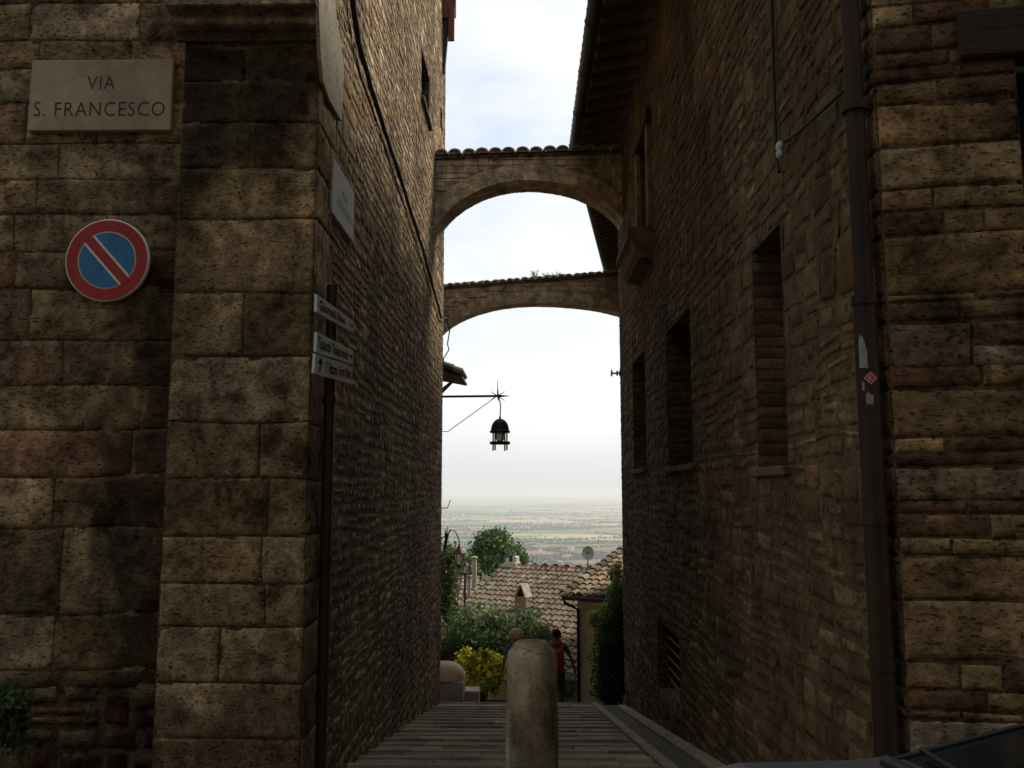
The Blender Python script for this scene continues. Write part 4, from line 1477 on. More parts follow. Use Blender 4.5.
# low wall end with terracotta cap, and stone step, at the end of the left wall
yw = 17.5
a = at(441, 697, yw); b_ = at(463, 682, yw)
lw = empty('low_wall_end', (b_.x - .5, yw + .4, gz(yw)), "low pale stone block under a rounded terracotta cap at the left foot of the ramp", "low wall")
mb = MB()
mb.box((b_.x - .45, yw + .35, (b_.z + gz(yw) - .3) / 2), (.9, .7, b_.z - gz(yw) + .3), bev=.02)
mb.build('block', M['white_stone'], lw)
mb = MB()
tz = at(448, 665, yw).z
n = 12
vs = []
prof = []
for i in range(n + 1):
    a_ = math.pi / 2 * i / n
    prof.append((b_.x - .36 + .38 * math.sin(a_), b_.z + (tz - b_.z) * (.02 + .98 * math.cos(a_) ** .8)))
prof = None
cxx, cyy = b_.x - .42, yw + .33
hh = tz - b_.z
nu_, nv_ = 24, 8
vs = []
for i in range(nv_ + 1):
    e_ = math.pi / 2 * i / nv_
    for k in range(nu_):
        a_ = 2 * math.pi * k / nu_
        cs_, sn_ = math.cos(a_), math.sin(a_)
        cs_ = math.copysign(abs(cs_) ** .7, cs_); sn_ = math.copysign(abs(sn_) ** .7, sn_)
        vs.append((cxx + .45 * cs_ * math.cos(e_) ** .75, cyy + .36 * sn_ * math.cos(e_) ** .75, b_.z + .004 + hh * math.sin(e_)))
mb.add(vs, [(i * nu_ + k, i * nu_ + (k + 1) % nu_, (i + 1) * nu_ + (k + 1) % nu_, (i + 1) * nu_ + k) for i in range(nv_) for k in range(nu_)], smooth=True)
mb.build('terracotta_cap', M['terracotta'], lw)
a = at(463.5, 691, 18.0); b_ = at(479, 691, 18.0)
mb = MB()
mb.box(((a.x + b_.x) / 2 - .03, 18.2, (a.z + gz(18.2) - .2) / 2), (b_.x - a.x + .06, .45, a.z - gz(18.2) + .2), bev=.015)
tag(mb.build('stone_step', M['white_stone']), "small pale stone step block below the terracotta-capped wall", "step")


# ------------------------------------------------------------------ LANTERNS
def ring_tube(mb, c, r, t, n=20):
    mb.tube([(c[0] + r * math.cos(2 * math.pi * k / n), c[1] + r * math.sin(2 * math.pi * k / n), c[2]) for k in range(n + 1)], t, 6, cap=False)


yl = 16.75
ln = empty('hanging_lantern', at(500, 451, yl), "domed black street lantern hanging from a horizontal iron arm on the left wall", "street lamp")
arm_z = zv(396, yl)
xa, xb = XL - .05, at(505, 396, yl).x
xs0 = at(497.5, 396, yl).x
mb = MB()
mb.tube([(xa, yl, arm_z - .01), (xs0, yl, arm_z)], .022, 8)
mb.tube([(xs0, yl, arm_z), (at(510, 396, yl).x, yl, arm_z)], [.03, .003], 8)
for k in range(6):
    a_ = 2 * math.pi * k / 6 + math.pi / 6
    mb.tube([(xs0, yl, arm_z), (xs0 + .02, yl + .15 * math.cos(a_), arm_z + .12 * math.sin(a_))], [.012, .003], 5)
for sx_, sz_ in ((-.13, .09), (.14, .09), (-.12, -.06), (.14, -.09), (0, .31)):
    mb.tube([(xs0, yl, arm_z), (xs0 + sx_, yl, arm_z + sz_)], [.012, .004], 5)
mb.build('arm', M['iron'], ln)
mb = MB()
st0 = at(448, 431.5, yl)
mb.tube([(XL - .03, yl, st0.z), (st0.x, yl, st0.z), (xs0 - .05, yl, arm_z - .03)], .008, 6)
mb.build('stay', M['iron'], ln)
lx = at(500, 430, yl).x
mb = MB()
pz0 = arm_z
ch = at(500, 419, yl).z
mb.tube([(xs0 + .01, yl, arm_z), (lx, yl, arm_z - .1), (lx + .01, yl, (arm_z + ch) / 2), (lx, yl, ch)], .012, 6)
mb.build('hanger', M['iron'], ln)
dome_b = zv(431, yl); dome_t = zv(417.5, yl)
rD = 9.2 / 886 * yl
mb = MB()
pf = [(rD * 1.1, dome_b - .035), (rD * 1.12, dome_b), (rD, dome_b + .01)]
for i in range(1, 9):
    a_ = math.pi / 2 * i / 9
    pf.append((rD * math.cos(a_), dome_b + .01 + (dome_t - dome_b - .03) * math.sin(a_)))
pf += [(.02, dome_t - .015), (.018, dome_t + .02), (.004, dome_t + .03)]
mb.lathe((lx, yl, 0), pf, 24)
mb.build('dome', M['copper_lamp'], ln)
zb0 = zv(443, yl); zf = zv(450.5, yl)
mb = MB()
mb.lathe((lx, yl, 0), [(rD * .55, zb0 - .02), (rD * 1.1, zb0 - .025), (rD * 1.12, zb0 + .025), (rD * .55, zb0 + .03)], 24)
for k in range(4):
    a_ = math.pi / 4 + math.pi / 2 * k + .2
    x_, y_ = lx + rD * .92 * math.cos(a_), yl + rD * .92 * math.sin(a_)
    mb.tube([(x_, y_, zf), (x_, y_, dome_b)], .017, 6)
mb.build('cage', M['copper_lamp'], ln)
mb = MB()
mb.lathe((lx, yl, 0), [(.055, zb0 + .03), (.075, zb0 + .06), (.085, dome_b - .08), (.09, dome_b - .03)], 16)
mb.build('glass_globe', M['lamp_glass'], ln)


def carriage_lamp(name, label, base, s, parent_arm):
    """brown six-sided lantern; base = centre bottom"""
    g = empty(name, base, label, "street lamp")
    b0 = Vector(base)
    mb = MB()
    n6 = 6
    r0, r1 = .085 * s, .15 * s
    for k in range(n6):
        a_ = 2 * math.pi * k / n6
        mb.tube([b0 + Vector((r0 * math.cos(a_), r0 * math.sin(a_), .04 * s)), b0 + Vector((r1 * math.cos(a_), r1 * math.sin(a_), .36 * s))], .012 * s, 5)
    mb.lathe(b0, [(.02 * s, -.05 * s), (.05 * s, -.02 * s), (r0 * 1.15, .02 * s), (r0 * 1.15, .05 * s)], 6)
    mb.lathe(b0, [(r1 * 1.15, .35 * s), (r1 * 1.2, .37 * s), (r1 * .75, .45 * s), (.06 * s, .52 * s), (.05 * s, .56 * s), (.02 * s, .6 * s), (.03 * s, .63 * s), (.005, .67 * s)], 6, smooth=False)
    mb.build('frame', M['brown_lamp'], g)
    mb = MB()
    mb.lathe(b0, [(r0 * .9, .05 * s), (r1 * .93, .355 * s)], 6, smooth=False)
    mb.build('glass', M['lamp_glass'], g)
    return g


# two brown lanterns on the left, near the end of the wall
yq = 20.5
c1_ = at(459, 566, yq)
cl = carriage_lamp('carriage_lantern', "brown glazed lantern on a curled bracket beyond the left wall, by the tree", c1_, .78, None)
mb = MB()
topl = c1_ + Vector((0, 0, .67 * .78))
wz_ = at(446, 545, yq)
mb.tube([topl, topl + Vector((.0, 0, .06)), at(455.5, 531.5, yq), at(451, 530, yq), at(447, 536, yq), (X3, yq, wz_.z + .1)], .014, 6)
for u, v in ((444, 528), (446.5, 526), (449, 529), (446, 538)):
    mb.tube([at(446, 541, yq), at(u + 1, v, yq)], [.035, .004], 5)
mb.tube([at(446, 541, yq), at(444, 552, yq)], [.05, .02], 6)
mb.build('bracket', M['iron'], cl)
mb = MB()
mb.tube([(X3 - .05, 20.3, at(442, 508, 20.3).z), at(447.5, 508, 20.3), at(450.5, 500, 20.3)], .012, 5)
tag(mb.build('iron_hook', M['iron']), "thin bent iron hook poking out past the left wall above the brown lantern", "hook")
yq = 24.5
c2_ = at(465, 574, yq)
cl2 = carriage_lamp('carriage_lantern', "second brown lantern lower behind the first, on its own slim post", c2_, .62, None)
mb = MB()
mb.tube([(c2_.x, yq, gz(yq) - .1), c2_], .03, 8)
mb.build('post', M['brown_lamp'], cl2)

# ------------------------------------------------------------------ HOUSES BELOW
al = Vector((math.cos(math.radians(-30)), math.sin(math.radians(-30)), 0))
dnv = Vector((-.5, -.866, 0))
R1 = at(507, 566.5, 30)
PT = math.radians(18.5)
h1 = empty('tiled_house', R1 + dnv * 3 + Vector((0, 0, -4)), "low house with a wide roof of mottled clay tiles below the alley end", "house")
mb = MB()
rt = random.Random(8)
dn1, up1 = tile_roof(mb, R1, al, dnv, 9.5, 6.2, PT, rt, sp=.185, course=.33)
tile_roof(mb, R1 + al * 9.5, -al, -dnv, 9.5, 5, PT, rt, sp=.4)
for i in range(27):   # ridge tiles
    coppo(mb, R1 + al * (i * .35) + Vector((0, 0, .03)), al, dnv, Vector((0, 0, 1)), .42, .11, .095, pick([(.26, .12, .08), (.30, .15, .10), (.24, .15, .11)], rt), n=5, lift=.02)
for j in range(18):   # verge tiles
    coppo(mb, R1 + dn1 * ((j + 1) * .36) + up1 * .05, -dn1, al, up1, .45, .11, .09, pick(TILES, rt), n=5, lift=.03)
rof = mb.build('roof', M['tile'], h1)
mb = MB()
ez = R1.z - 6.0 * math.tan(PT) - .05
for (p, q) in ((R1 + dnv * 5.9 + al * .25, R1 + dnv * 5.9 + al * 9.3), (R1 - dnv * 4.8 + al * .25, R1 - dnv * 4.8 + al * 9.3)):
    sheet(mb, [(p.x, p.y, -12), (q.x, q.y, -12), (q.x, q.y, ez), (p.x, p.y, ez)])
for t in (.25, 9.3):
    a_, b_, c_ = R1 + dnv * 5.9 + al * t, R1 - dnv * 4.8 + al * t, R1 + al * t
    sheet(mb, [(a_.x, a_.y, -12), (b_.x, b_.y, -12), (b_.x, b_.y, ez), (c_.x, c_.y, R1.z - .06), (a_.x, a_.y, ez)])
mb.build('wall', M['cream_plaster'], h1)


def on_roof(u, v):      # picture point on the big roof plane
    d = ray(u, v)
    nrm = up1
    t = (R1 - CAM).dot(nrm) / d.dot(nrm)
    return CAM + d * t


# brick chimney with open hood
p = on_roof(523, 610)
rotc = Matrix.Rotation(math.radians(-30), 3, 'Z')
mb = MB()
mb.box(p + Vector((0, 0, .15)), (.38, .36, .5), rot=rotc, bev=.015)
chm = mb.build('chimney', M['brick'], rof)
mb = MB()
for s_ in (-1, 1):   # two leaning tiles with a dark opening between them
    a_ = p + Vector((0, 0, .38)) + rotc @ Vector((s_ * .21, -.2, 0)); t_ = p + Vector((0, 0, .76)) + rotc @ Vector((s_ * .03 + .02, -.2, 0))
    mb.prism([a_, a_ + rotc @ Vector((-s_ * .06, 0, 0)), t_ + rotc @ Vector((-s_ * .02, 0, -.02)), t_], rotc @ Vector((0, .4, 0)))
mb.build('chimney_hood', M['flue'], chm)
mb = MB()
a_ = [p + Vector((0, 0, z)) + rotc @ Vector((x, -.12, 0)) for x, z in ((-.17, .39), (.17, .39), (.03, .70))]
mb.prism(a_, rotc @ Vector((0, .2, 0)))
mb.build('chimney_mouth', M['dark_inside'], chm)
# small whitewashed chimney near the ridge end
p = on_roof(512, 568)
mb = MB()
mb.box(p + Vector((.02, 0, .05)), (.42, .36, .30), rot=rotc, bev=.02)
mb.box(p + Vector((.12, 0, .28)), (.16, .28, .22), rot=rotc, bev=.03)
mb.box(p + Vector((-.1, 0, .25)), (.07, .26, .16), rot=rotc, bev=.01)
mb.build('chimney', M['white_stone'], rof)
mb = MB()
mb.tube([p + Vector((-.04, 0, .2)), p + Vector((.0, 0, .42))], [.07, .10], 8)
mb.build('cowl', M['iron'], rof)
# flue pipes at the verge
for (u, vb, vt, rr_, nm) in ((474.2, 592, 557.5, .082, 1), (469, 600, 575, .062, 0)):
    q = on_roof(u, vb)
    zt_ = at(u, vt, q.y).z
    mb = MB()
    mb.tube([q - Vector((0, 0, .2)), Vector((q.x, q.y, zt_))], rr_, 10)
    if nm:
        mb.lathe((q.x, q.y, zt_), [(rr_ * 1.3, -.03), (rr_ * 1.35, 0), (rr_ * 1.2, .03), (.01, .05)], 12)
    else:
        mb.lathe((q.x, q.y, zt_), [(rr_ * 1.25, -.08), (rr_ * 1.3, 0)], 12)
    mb.build('flue', M['flue'], rof)
# satellite dish
yq = 31.0
dc = at(588, 553, yq)
sd = empty('satellite_dish', (dc.x, yq, dc.z - .6), "grey satellite dish on a mast above the tiled roof ridge", "satellite dish")
mb = MB()
vs = [dc + Vector((0, .07, 0))]
n = 20
for k in range(n):
    a_ = 2 * math.pi * k / n
    vs.append(dc + Vector((.2 * math.cos(a_), -.02, .235 * math.sin(a_))))
mb.add(vs, [(0, k + 1, (k + 1) % n + 1) for k in range(n)], smooth=True)
mb.tube([dc + Vector((.2 * math.cos(2 * math.pi * k / n), -.02, .235 * math.sin(2 * math.pi * k / n))) for k in range(n + 1)], .012, 5, cap=False)
mb.build('dish', M['dish'], sd)
mb = MB()
mb.tube([(dc.x, yq + .1, R1.z - 2.2), (dc.x, yq + .1, dc.z + .02)], .022, 6)
mb.tube([(dc.x, yq + .1, dc.z), (dc.x, yq, dc.z)], .03, 6)
mb.build('mast', M['galv'], sd)
mb = MB()
mb.tube([dc + Vector((0, 0, -.23)), dc + Vector((0, -.28, -.1))], .01, 5)
mb.box(dc + Vector((0, -.3, -.08)), (.05, .1, .06))
mb.build('receiver', M['dish'], sd)

# greyer roof on the far left
h3 = empty('tiled_house', at(455, 640, 37), "farther house with a grey tiled roof at left, behind the flue pipes", "house")
R3 = at(425, 577, 39)
mb = MB()
GT = [(.22, .185, .15), (.26, .22, .18), (.19, .165, .14), (.24, .18, .14)]
tile_roof(mb, R3, (1, 0, 0), (0, -1, 0), 4.4, 5, math.radians(19), rt, sp=.21, course=.36, pal=GT)
tile_roof(mb, R3 + Vector((4.4, 0, 0)), (-1, 0, 0), (0, 1, 0), 4.4, 4, math.radians(19), rt, sp=.4, pal=GT)
mb.build('roof', M['tile'], h3)
mb = MB()
z3 = R3.z - 4.8 * math.tan(math.radians(19)) - .05
mb.box((R3.x + 2.2, R3.y - .4, (z3 - 14) / 2), (4.1, 8.4, z3 + 14))
mb.build('wall', M['cream_plaster'], h3)

# cream house on the right with gutter and downpipe
E0 = at(565, 596, 21.6)
h2 = empty('plaster_house', E0 - dnv * 2 + Vector((0, 0, -3)), "small cream plastered house with tiled roof and gutter at the right foot of the ramp", "house")
RL = 3.6
PT2 = math.radians(14)
R2 = E0 - dnv * RL + Vector((0, 0, RL * math.tan(PT2)))
mb = MB()
dn2, up2 = tile_roof(mb, R2, al, dnv, 3.4, RL, PT2, rt, sp=.2, course=.34, pal=[(.27, .20, .13), (.31, .24, .16), (.22, .155, .10), (.28, .195, .125)])
for j in range(11):
    coppo(mb, R2 + dn2 * ((j + 1) * .345) + up2 * .05, -dn2, al, up2, .43, .11, .09, pick(TILES, rt), n=5, lift=.03)
tile_roof(mb, R2 + al * 3.4, -al, -dnv, 3.4, 2, PT2, rt, sp=.4)
mb.build('roof', M['tile'], h2)
mb = MB()
fa0 = E0 - dnv * .22 + al * .22
q1 = fa0 + al * 3.0
zt_ = E0.z - .04
sheet(mb, [(fa0.x, fa0.y, -6), (q1.x, q1.y, -6), (q1.x, q1.y, zt_), (fa0.x, fa0.y, zt_)])
bk0 = fa0 - dnv * 5; bk1 = q1 - dnv * 5
sheet(mb, [(fa0.x, fa0.y, -6), (bk0.x, bk0.y, -6), (bk0.x, bk0.y, zt_), (R2.x + al.x * .22, R2.y + al.y * .22, R2.z - .08), (fa0.x, fa0.y, zt_)])
sheet(mb, [(bk0.x, bk0.y, -6), (bk1.x, bk1.y, -6), (bk1.x, bk1.y, zt_), (bk0.x, bk0.y, zt_)])
mb.build('wall', M['cream_plaster'], h2)
mb = MB()
pts = [E0 + dnv * .05 + Vector((0, 0, -.03)) + al * t for t in (-.05, 3.3)]
mb.tube(pts, .055, 8)
mb.build('gutter', M['gutter'], h2)
mb = MB()
e0 = pts[0] + al * .06
w0 = fa0 + dnv * .06 + al * .05
mb.tube([e0, e0 + Vector((0, 0, -.12)), Vector((w0.x, w0.y, E0.z - .32)) , Vector((w0.x, w0.y, -4))], .038, 8)
mb.build('downpipe', M['rust_pipe'], h2)
# shuttered window on the facade
mb = MB()
wc = fa0 + al * .62 + Vector((0, 0, -.75)) + dnv * .01
mb.box((wc.x, wc.y, E0.z - .72), (.42, .05, .8), rot=rotc)
wo = mb.build('window', M['cream_plaster'], h2)
mb = MB()
for i in range(8):
    mb.box(Vector((wc.x, wc.y, E0.z - 1.05 + i * .094)) + dnv * .03, (.34, .02, .075), rot=rotc)
mb.build('louvre', M['flue'], wo)


# ------------------------------------------------------------------ PLANTS
def leaves(blobs, size, pal, seed, aspect=2.0, droop=0.0):
    """blobs: (centre, radii, clumps, leaves per clump, clump radius)"""
    rg = np.random.default_rng(seed)
    mb = MB()
    V_ = []; Fc = []; Cc = []
    for (c, rad_, ncl, npl, cr) in blobs:
        for _ in range(ncl):
            d = rg.normal(size=3); d /= np.linalg.norm(d)
            rr_ = rg.uniform(.35, 1.0) ** .6 * (1.28 if rg.random() < .12 else 1)
            cc_ = np.array(c) + d * np.array(rad_) * rr_
            tone = rg.uniform(.7, 1.25)
            base = np.array(pal[rg.integers(len(pal))]) * tone
            pts = cc_ + rg.normal(size=(npl, 3)) * cr * np.array((1, 1, .8))
            for p_ in pts:
                a = rg.normal(size=3); a[2] -= droop; a /= np.linalg.norm(a)
                b2_ = np.cross(a, rg.normal(size=3)); b2_ /= np.linalg.norm(b2_) + 1e-9
                s = size * rg.uniform(.6, 1.3)
                k = len(V_)
                V_ += [p_ - a * s * aspect / 2, p_ + b2_ * s / 2, p_ + a * s * aspect / 2, p_ - b2_ * s / 2]
                Fc.append((k, k + 1, k + 2, k + 3))
                cl_ = base * rg.uniform(.8, 1.2)
                Cc += [tuple(cl_)] * 4
    mb.add([tuple(v) for v in V_], Fc, cols=Cc)
    return mb


DARKG = [(0.0826, 0.1417, 0.0406), (0.105, 0.1733, 0.0473), (0.0674, 0.1181, 0.0406), (0.1276, 0.189, 0.0607)]
OLIVE = [(0.1794, 0.207, 0.1104), (0.138, 0.1794, 0.0828), (0.1104, 0.1518, 0.062), (0.2208, 0.2484, 0.138)]
YEL = [(0.783, 0.6885, 0.0703), (0.621, 0.6335, 0.0703), (0.351, 0.4408, 0.0703), (0.837, 0.6885, 0.1229), (0.216, 0.303, 0.0526)]
FERN = [(0.2496, 0.3588, 0.0936), (0.2028, 0.2964, 0.078), (0.312, 0.39, 0.1092)]


def stems(mb, base, tops, r=.02):
    for t in tops:
        m_ = Vector(base).lerp(Vector(t), .5) + Vector((rnd.uniform(-.08, .08), rnd.uniform(-.08, .08), 0))
        mb.tube([base, m_, t], [r, r * .7, r * .3], 5)


def shrub(name, label, cat, base, blobs, size, pal, seed, aspect=2.2, group=None, droop=0.0):
    g = empty(name, base, label, cat, group)
    leaves(blobs, size, pal, seed, aspect, droop).build('foliage', M['leaf'], g)
    mb = MB()
    stems(mb, base, [Vector(b_[0]) + Vector((rnd.uniform(-.4, .4) * b_[1][0], rnd.uniform(-.3, .3) * b_[1][1], b_[1][2] * .3)) for b_ in blobs for _ in range(3)])
    mb.build('stems', M['bark'], g)
    return g


def blob(u, v, y, ru, rv, ncl, npl, cr, ry=None):
    k = y / 886
    return (tuple(at(u, v, y)), (ru * k, ry if ry else ru * k * .7, rv * k), ncl, npl, cr)


yy = 22.0
shrub('oleander_shrub', "dark green shrub mass at the foot of the ramp, behind the yellow bush", "shrub", at(475, 690, yy) - Vector((0, 0, .5)),
      [blob(465, 655, yy, 28, 38, 70, 55, .16), blob(495, 650, yy + .3, 30, 34, 70, 55, .16), blob(478, 625, yy + .5, 26, 14, 36, 45, .13)], .055, DARKG + OLIVE, 201, 2.6)
shrub('olive_shrub', "grey-green leafy shrub rising right behind the bollard", "shrub", at(530, 690, yy) - Vector((0, 0, .4)),
      [blob(525, 650, yy - .3, 26, 34, 70, 55, .15), blob(548, 665, yy, 14, 30, 36, 45, .13)], .05, OLIVE + DARKG[:2], 202, 3.0)
yy = 19.8
shrub('yellow_bush', "bright yellow-green bush beside the terracotta-capped low wall", "bush", at(480, 702, yy) - Vector((0, 0, .2)),
      [blob(482, 678, yy, 21, 17, 60, 42, .085), blob(470, 664, yy, 9, 12, 20, 36, .06), blob(492, 668, yy, 10, 12, 22, 36, .06), blob(466, 652, yy, 3, 8, 7, 26, .03), blob(485, 652, yy, 3, 9, 7, 26, .03), blob(499, 672, yy, 6, 14, 14, 34, .06)], .05, YEL, 203, 1.7)
shrub('climbing_plant', "small tree foliage against the left house end, under the brown lantern", "plant", at(447, 690, 23.2) - Vector((0, 0, .3)),
      [blob(447, 572, 23.2, 9, 24, 40, 45, .12), blob(447, 615, 23.2, 9, 26, 40, 45, .12), blob(451, 640, 23.2, 7, 18, 20, 40, .1)], .05, [(.075, .11, .035), (.06, .09, .03), (.12, .13, .035)], 204)
yy = 18.6
shrub('ivy_hedge', "tall dark clipped hedge at right foot of the ramp against the house", "hedge", at(609, 702, yy) - Vector((0, 0, .1)),
      [blob(611, 672, yy, 15, 33, 110, 50, .09, .35), blob(612, 645, yy, 13, 22, 60, 50, .09, .3), blob(617, 612, yy, 8, 24, 40, 40, .09, .3)], .05, [(.075, .13, .035), (.095, .155, .04), (.06, .10, .03)], 205, 1.5)
yy = 19.2
shrub('feathery_shrub', "light green feathery branches above the dark hedge, over the cream facade", "shrub", at(622, 690, yy),
      [blob(611, 614, yy, 18, 12, 42, 44, .07), blob(600, 618, yy, 10, 8, 18, 36, .05), blob(618, 595, yy, 6, 18, 22, 40, .07), blob(616, 572, yy, 5, 8, 10, 30, .05)], .035, FERN, 206, 3.2, droop=.5)
shrub('weed_tuft', "small leafy weed at the foot of the cream house wall", "weed", at(566, 698, 20.4) - Vector((0, 0, .1)),
      [blob(567, 692, 20.4, 7, 6, 16, 26, .05)], .04, FERN + DARKG, 207, 2.0)
# weed at the lower left wall foot
yy = 6.3
shrub('wall_weed', "green weed growing at the foot of the left wall, bottom left", "weed", at(12, 745, yy),
      [blob(12, 712, yy, 14, 22, 30, 26, .04), blob(5, 735, yy, 12, 14, 14, 24, .04)], .03, [(.05, .085, .028), (.06, .10, .03)], 208, 1.8)
# weeds on the farther arch
for i, (u, n_, lab) in enumerate(((534, 7, "taller dry weed tuft on top of the farther arch"), (546, 5, "low dry weed tuft on the farther arch, near the middle"), (556, 5, "low dry weed tuft on the farther arch, towards its right end"))):
    p = at(u, 279, y2 + .25)
    p.z = zt2(p.x) + .12
    mb = MB()
    for k in range(n_ * 3):
        t_ = p + Vector((rnd.uniform(-.12, .12), rnd.uniform(-.1, .1), rnd.uniform(.06, .26 if i == 0 else .16)))
        mb.tube([p + Vector((rnd.uniform(-.07, .07), rnd.uniform(-.05, .05), -.02)), t_], [.008, .004], 4, (.10, .09, .05))
    tag(mb.build('weed_tuft', M['leaf']), lab, "weed", "weeds on the farther arch")


def tree(name, label, base, top_z, blobs, pal, seed, size):
    g = empty(name, base, label, "tree")
    leaves(blobs, size, pal, seed, 1.6).build('crown', M['leaf'], g)
    mb = MB()
    b0 = Vector(base)
    tip = Vector((base[0], base[1], top_z))
    mb.tube([b0 - Vector((0, 0, .3)), b0.lerp(tip, .4) + Vector((.1, 0, 0)), b0.lerp(tip, .8), tip], [.28, .2, .1, .03], 8)
    for k in range(9):
        a_ = rnd.uniform(0, 6.28); f_ = rnd.uniform(.35, .8)
        s_ = b0.lerp(tip, f_)
        mb.tube([s_, s_ + Vector((math.cos(a_) * .7, math.sin(a_) * .7, .5)), s_ + Vector((math.cos(a_) * 1.3, math.sin(a_) * 1.3, .9))], [.08, .05, .02], 5)
    mb.build('trunk', M['bark'], g)


yt = 60
tb = at(491, 600, yt); tb.z = gz(yt)
tree('garden_tree', "dense dark green tree rising behind the roofs, left of the ridge", tb, at(491, 535, yt).z,
     [blob(492, 557, yt, 17, 22, 90, 70, .30), blob(486, 575, yt, 22, 22, 70, 60, .32), blob(494, 540, yt, 11, 9, 30, 60, .25), blob(480, 555, yt, 9, 14, 26, 50, .25)], [(.06, .11, .03), (.075, .13, .035), (.10, .16, .04), (.045, .085, .03)], 301, .17)
yt = 66
tb = at(511, 600, yt); tb.z = gz(yt)
tree('garden_tree', "smaller dark tree beside the dense one, above the white chimney", tb, at(511, 548, yt).z,
     [blob(512, 562, yt, 10, 17, 50, 60, .3), blob(506, 575, yt, 12, 14, 30, 55, .3)], [(.06, .11, .03), (.075, .125, .035)], 302, .17)
yt = 52
tb = at(452, 600, yt); tb.z = gz(yt)
tree('garden_tree', "mid green tree partly hidden behind the left wall and brown lantern", tb, at(452, 548, yt).z,
     [blob(450, 566, yt, 16, 18, 50, 55, .3), blob(462, 580, yt, 12, 14, 30, 55, .3)], [(.10, .15, .045), (.08, .12, .04)], 303, .16)

# ------------------------------------------------------------------ THE PLAIN: tree belts and farmhouses
rg = np.random.default_rng(5)
mb = MB()
ico_v = []
tphi = (1 + 5 ** .5) / 2
for a_ in (-1, 1):
    for b_ in (-tphi, tphi):
        ico_v += [(0, a_, b_), (a_, b_, 0), (b_, 0, a_)]
ico_v = np.array(ico_v) / np.linalg.norm(ico_v[0])
ico_f = []
for i in range(12):
    for j in range(i + 1, 12):
        for k in range(j + 1, 12):
            d1 = np.linalg.norm(ico_v[i] - ico_v[j]); d2 = np.linalg.norm(ico_v[j] - ico_v[k]); d3 = np.linalg.norm(ico_v[i] - ico_v[k])
            if max(d1, d2, d3) < 1.1:
                nrm = np.cross(ico_v[j] - ico_v[i], ico_v[k] - ico_v[i])
                ico_f.append((i, j, k) if nrm.dot(ico_v[i]) > 0 else (i, k, j))


def lump(x, y, w, h):
    jit = rg.uniform(.75, 1.2, size=(12, 1))
    v = ico_v * jit * np.array((w, w, h / 2)) + np.array((x, y, gz(y) + h * .42))
    c = np.array((.035, .055, .025)) * rg.uniform(.7, 1.5)
    mb.add([tuple(q) for q in v], ico_f, tuple(c), smooth=True)


for _ in range(300):
    d = math.exp(rg.uniform(math.log(1250), math.log(11000)))
    x = rg.uniform(-.2, .24) * d
    if rg.random() < .62:   # a row
        ang = .45 + (math.pi / 2 if rg.random() < .35 else 0) + rg.normal() * .08
        Ln = rg.uniform(80, 500) * (1 + d / 6000)
        n_ = int(Ln / (5 + d / 900))
        for k in range(n_):
            s = (k / n_ - .5) * Ln
            lump(x + math.cos(ang) * s + rg.normal() * 3, d + math.sin(ang) * s + rg.normal() * 3, rg.uniform(3, 6), rg.uniform(4, 9))
    else:
        wr_ = rg.uniform(12, 40)
        for k in range(int(rg.uniform(5, 40))):
            lump(x + rg.normal() * wr_ * 1.6, d + rg.normal() * wr_, rg.uniform(3, 7), rg.uniform(4, 9))
tag(mb.build('tree_belts', M['leaf']), kind='stuff')


def farmhouse(x, y, w, l, h, rz):
    mb = MB()
    z0 = -.5
    c_ = [(-w / 2, -l / 2), (w / 2, -l / 2), (w / 2, l / 2), (-w / 2, l / 2)]
    vs = [(a_, b_, z0) for a_, b_ in c_] + [(a_, b_, h) for a_, b_ in c_] + [(-w / 2, 0, h + l * .2), (w / 2, 0, h + l * .2)]
    mb.add(vs, [(0, 1, 5, 4), (2, 3, 7, 6), (1, 2, 6, 9, 5), (3, 0, 4, 8, 7)], mi=0)
    o_ = .6
    vs = [(-w / 2 - o_, -l / 2 - o_, h - .2), (w / 2 + o_, -l / 2 - o_, h - .2), (w / 2 + o_, 0, h + l * .2 + .1), (-w / 2 - o_, 0, h + l * .2 + .1), (-w / 2 - o_, l / 2 + o_, h - .2), (w / 2 + o_, l / 2 + o_, h - .2)]
    mb.add(vs, [(0, 1, 2, 3), (3, 2, 5, 4)], mi=1)
    o = mb.build('farmhouse', [M['far_wall'], M['far_roof']])
    o.location = (x, y, gz(y))
    o.rotation_euler = (0, 0, rz)
    tag(o, "tiny pale farmhouse far off on the hazy plain", "house", "farmhouses scattered over the plain")


for i in range(64):
    if i < 34:
        d = rg.uniform(4100, 5200); x = rg.uniform(.005, .108) * d
    else:
        d = math.exp(rg.uniform(math.log(1900), math.log(8500))); x = rg.uniform(-.09, .108) * d
    farmhouse(x, d, rg.uniform(9, 20), rg.uniform(8, 13), rg.uniform(5, 9), rg.uniform(-.6, .6))


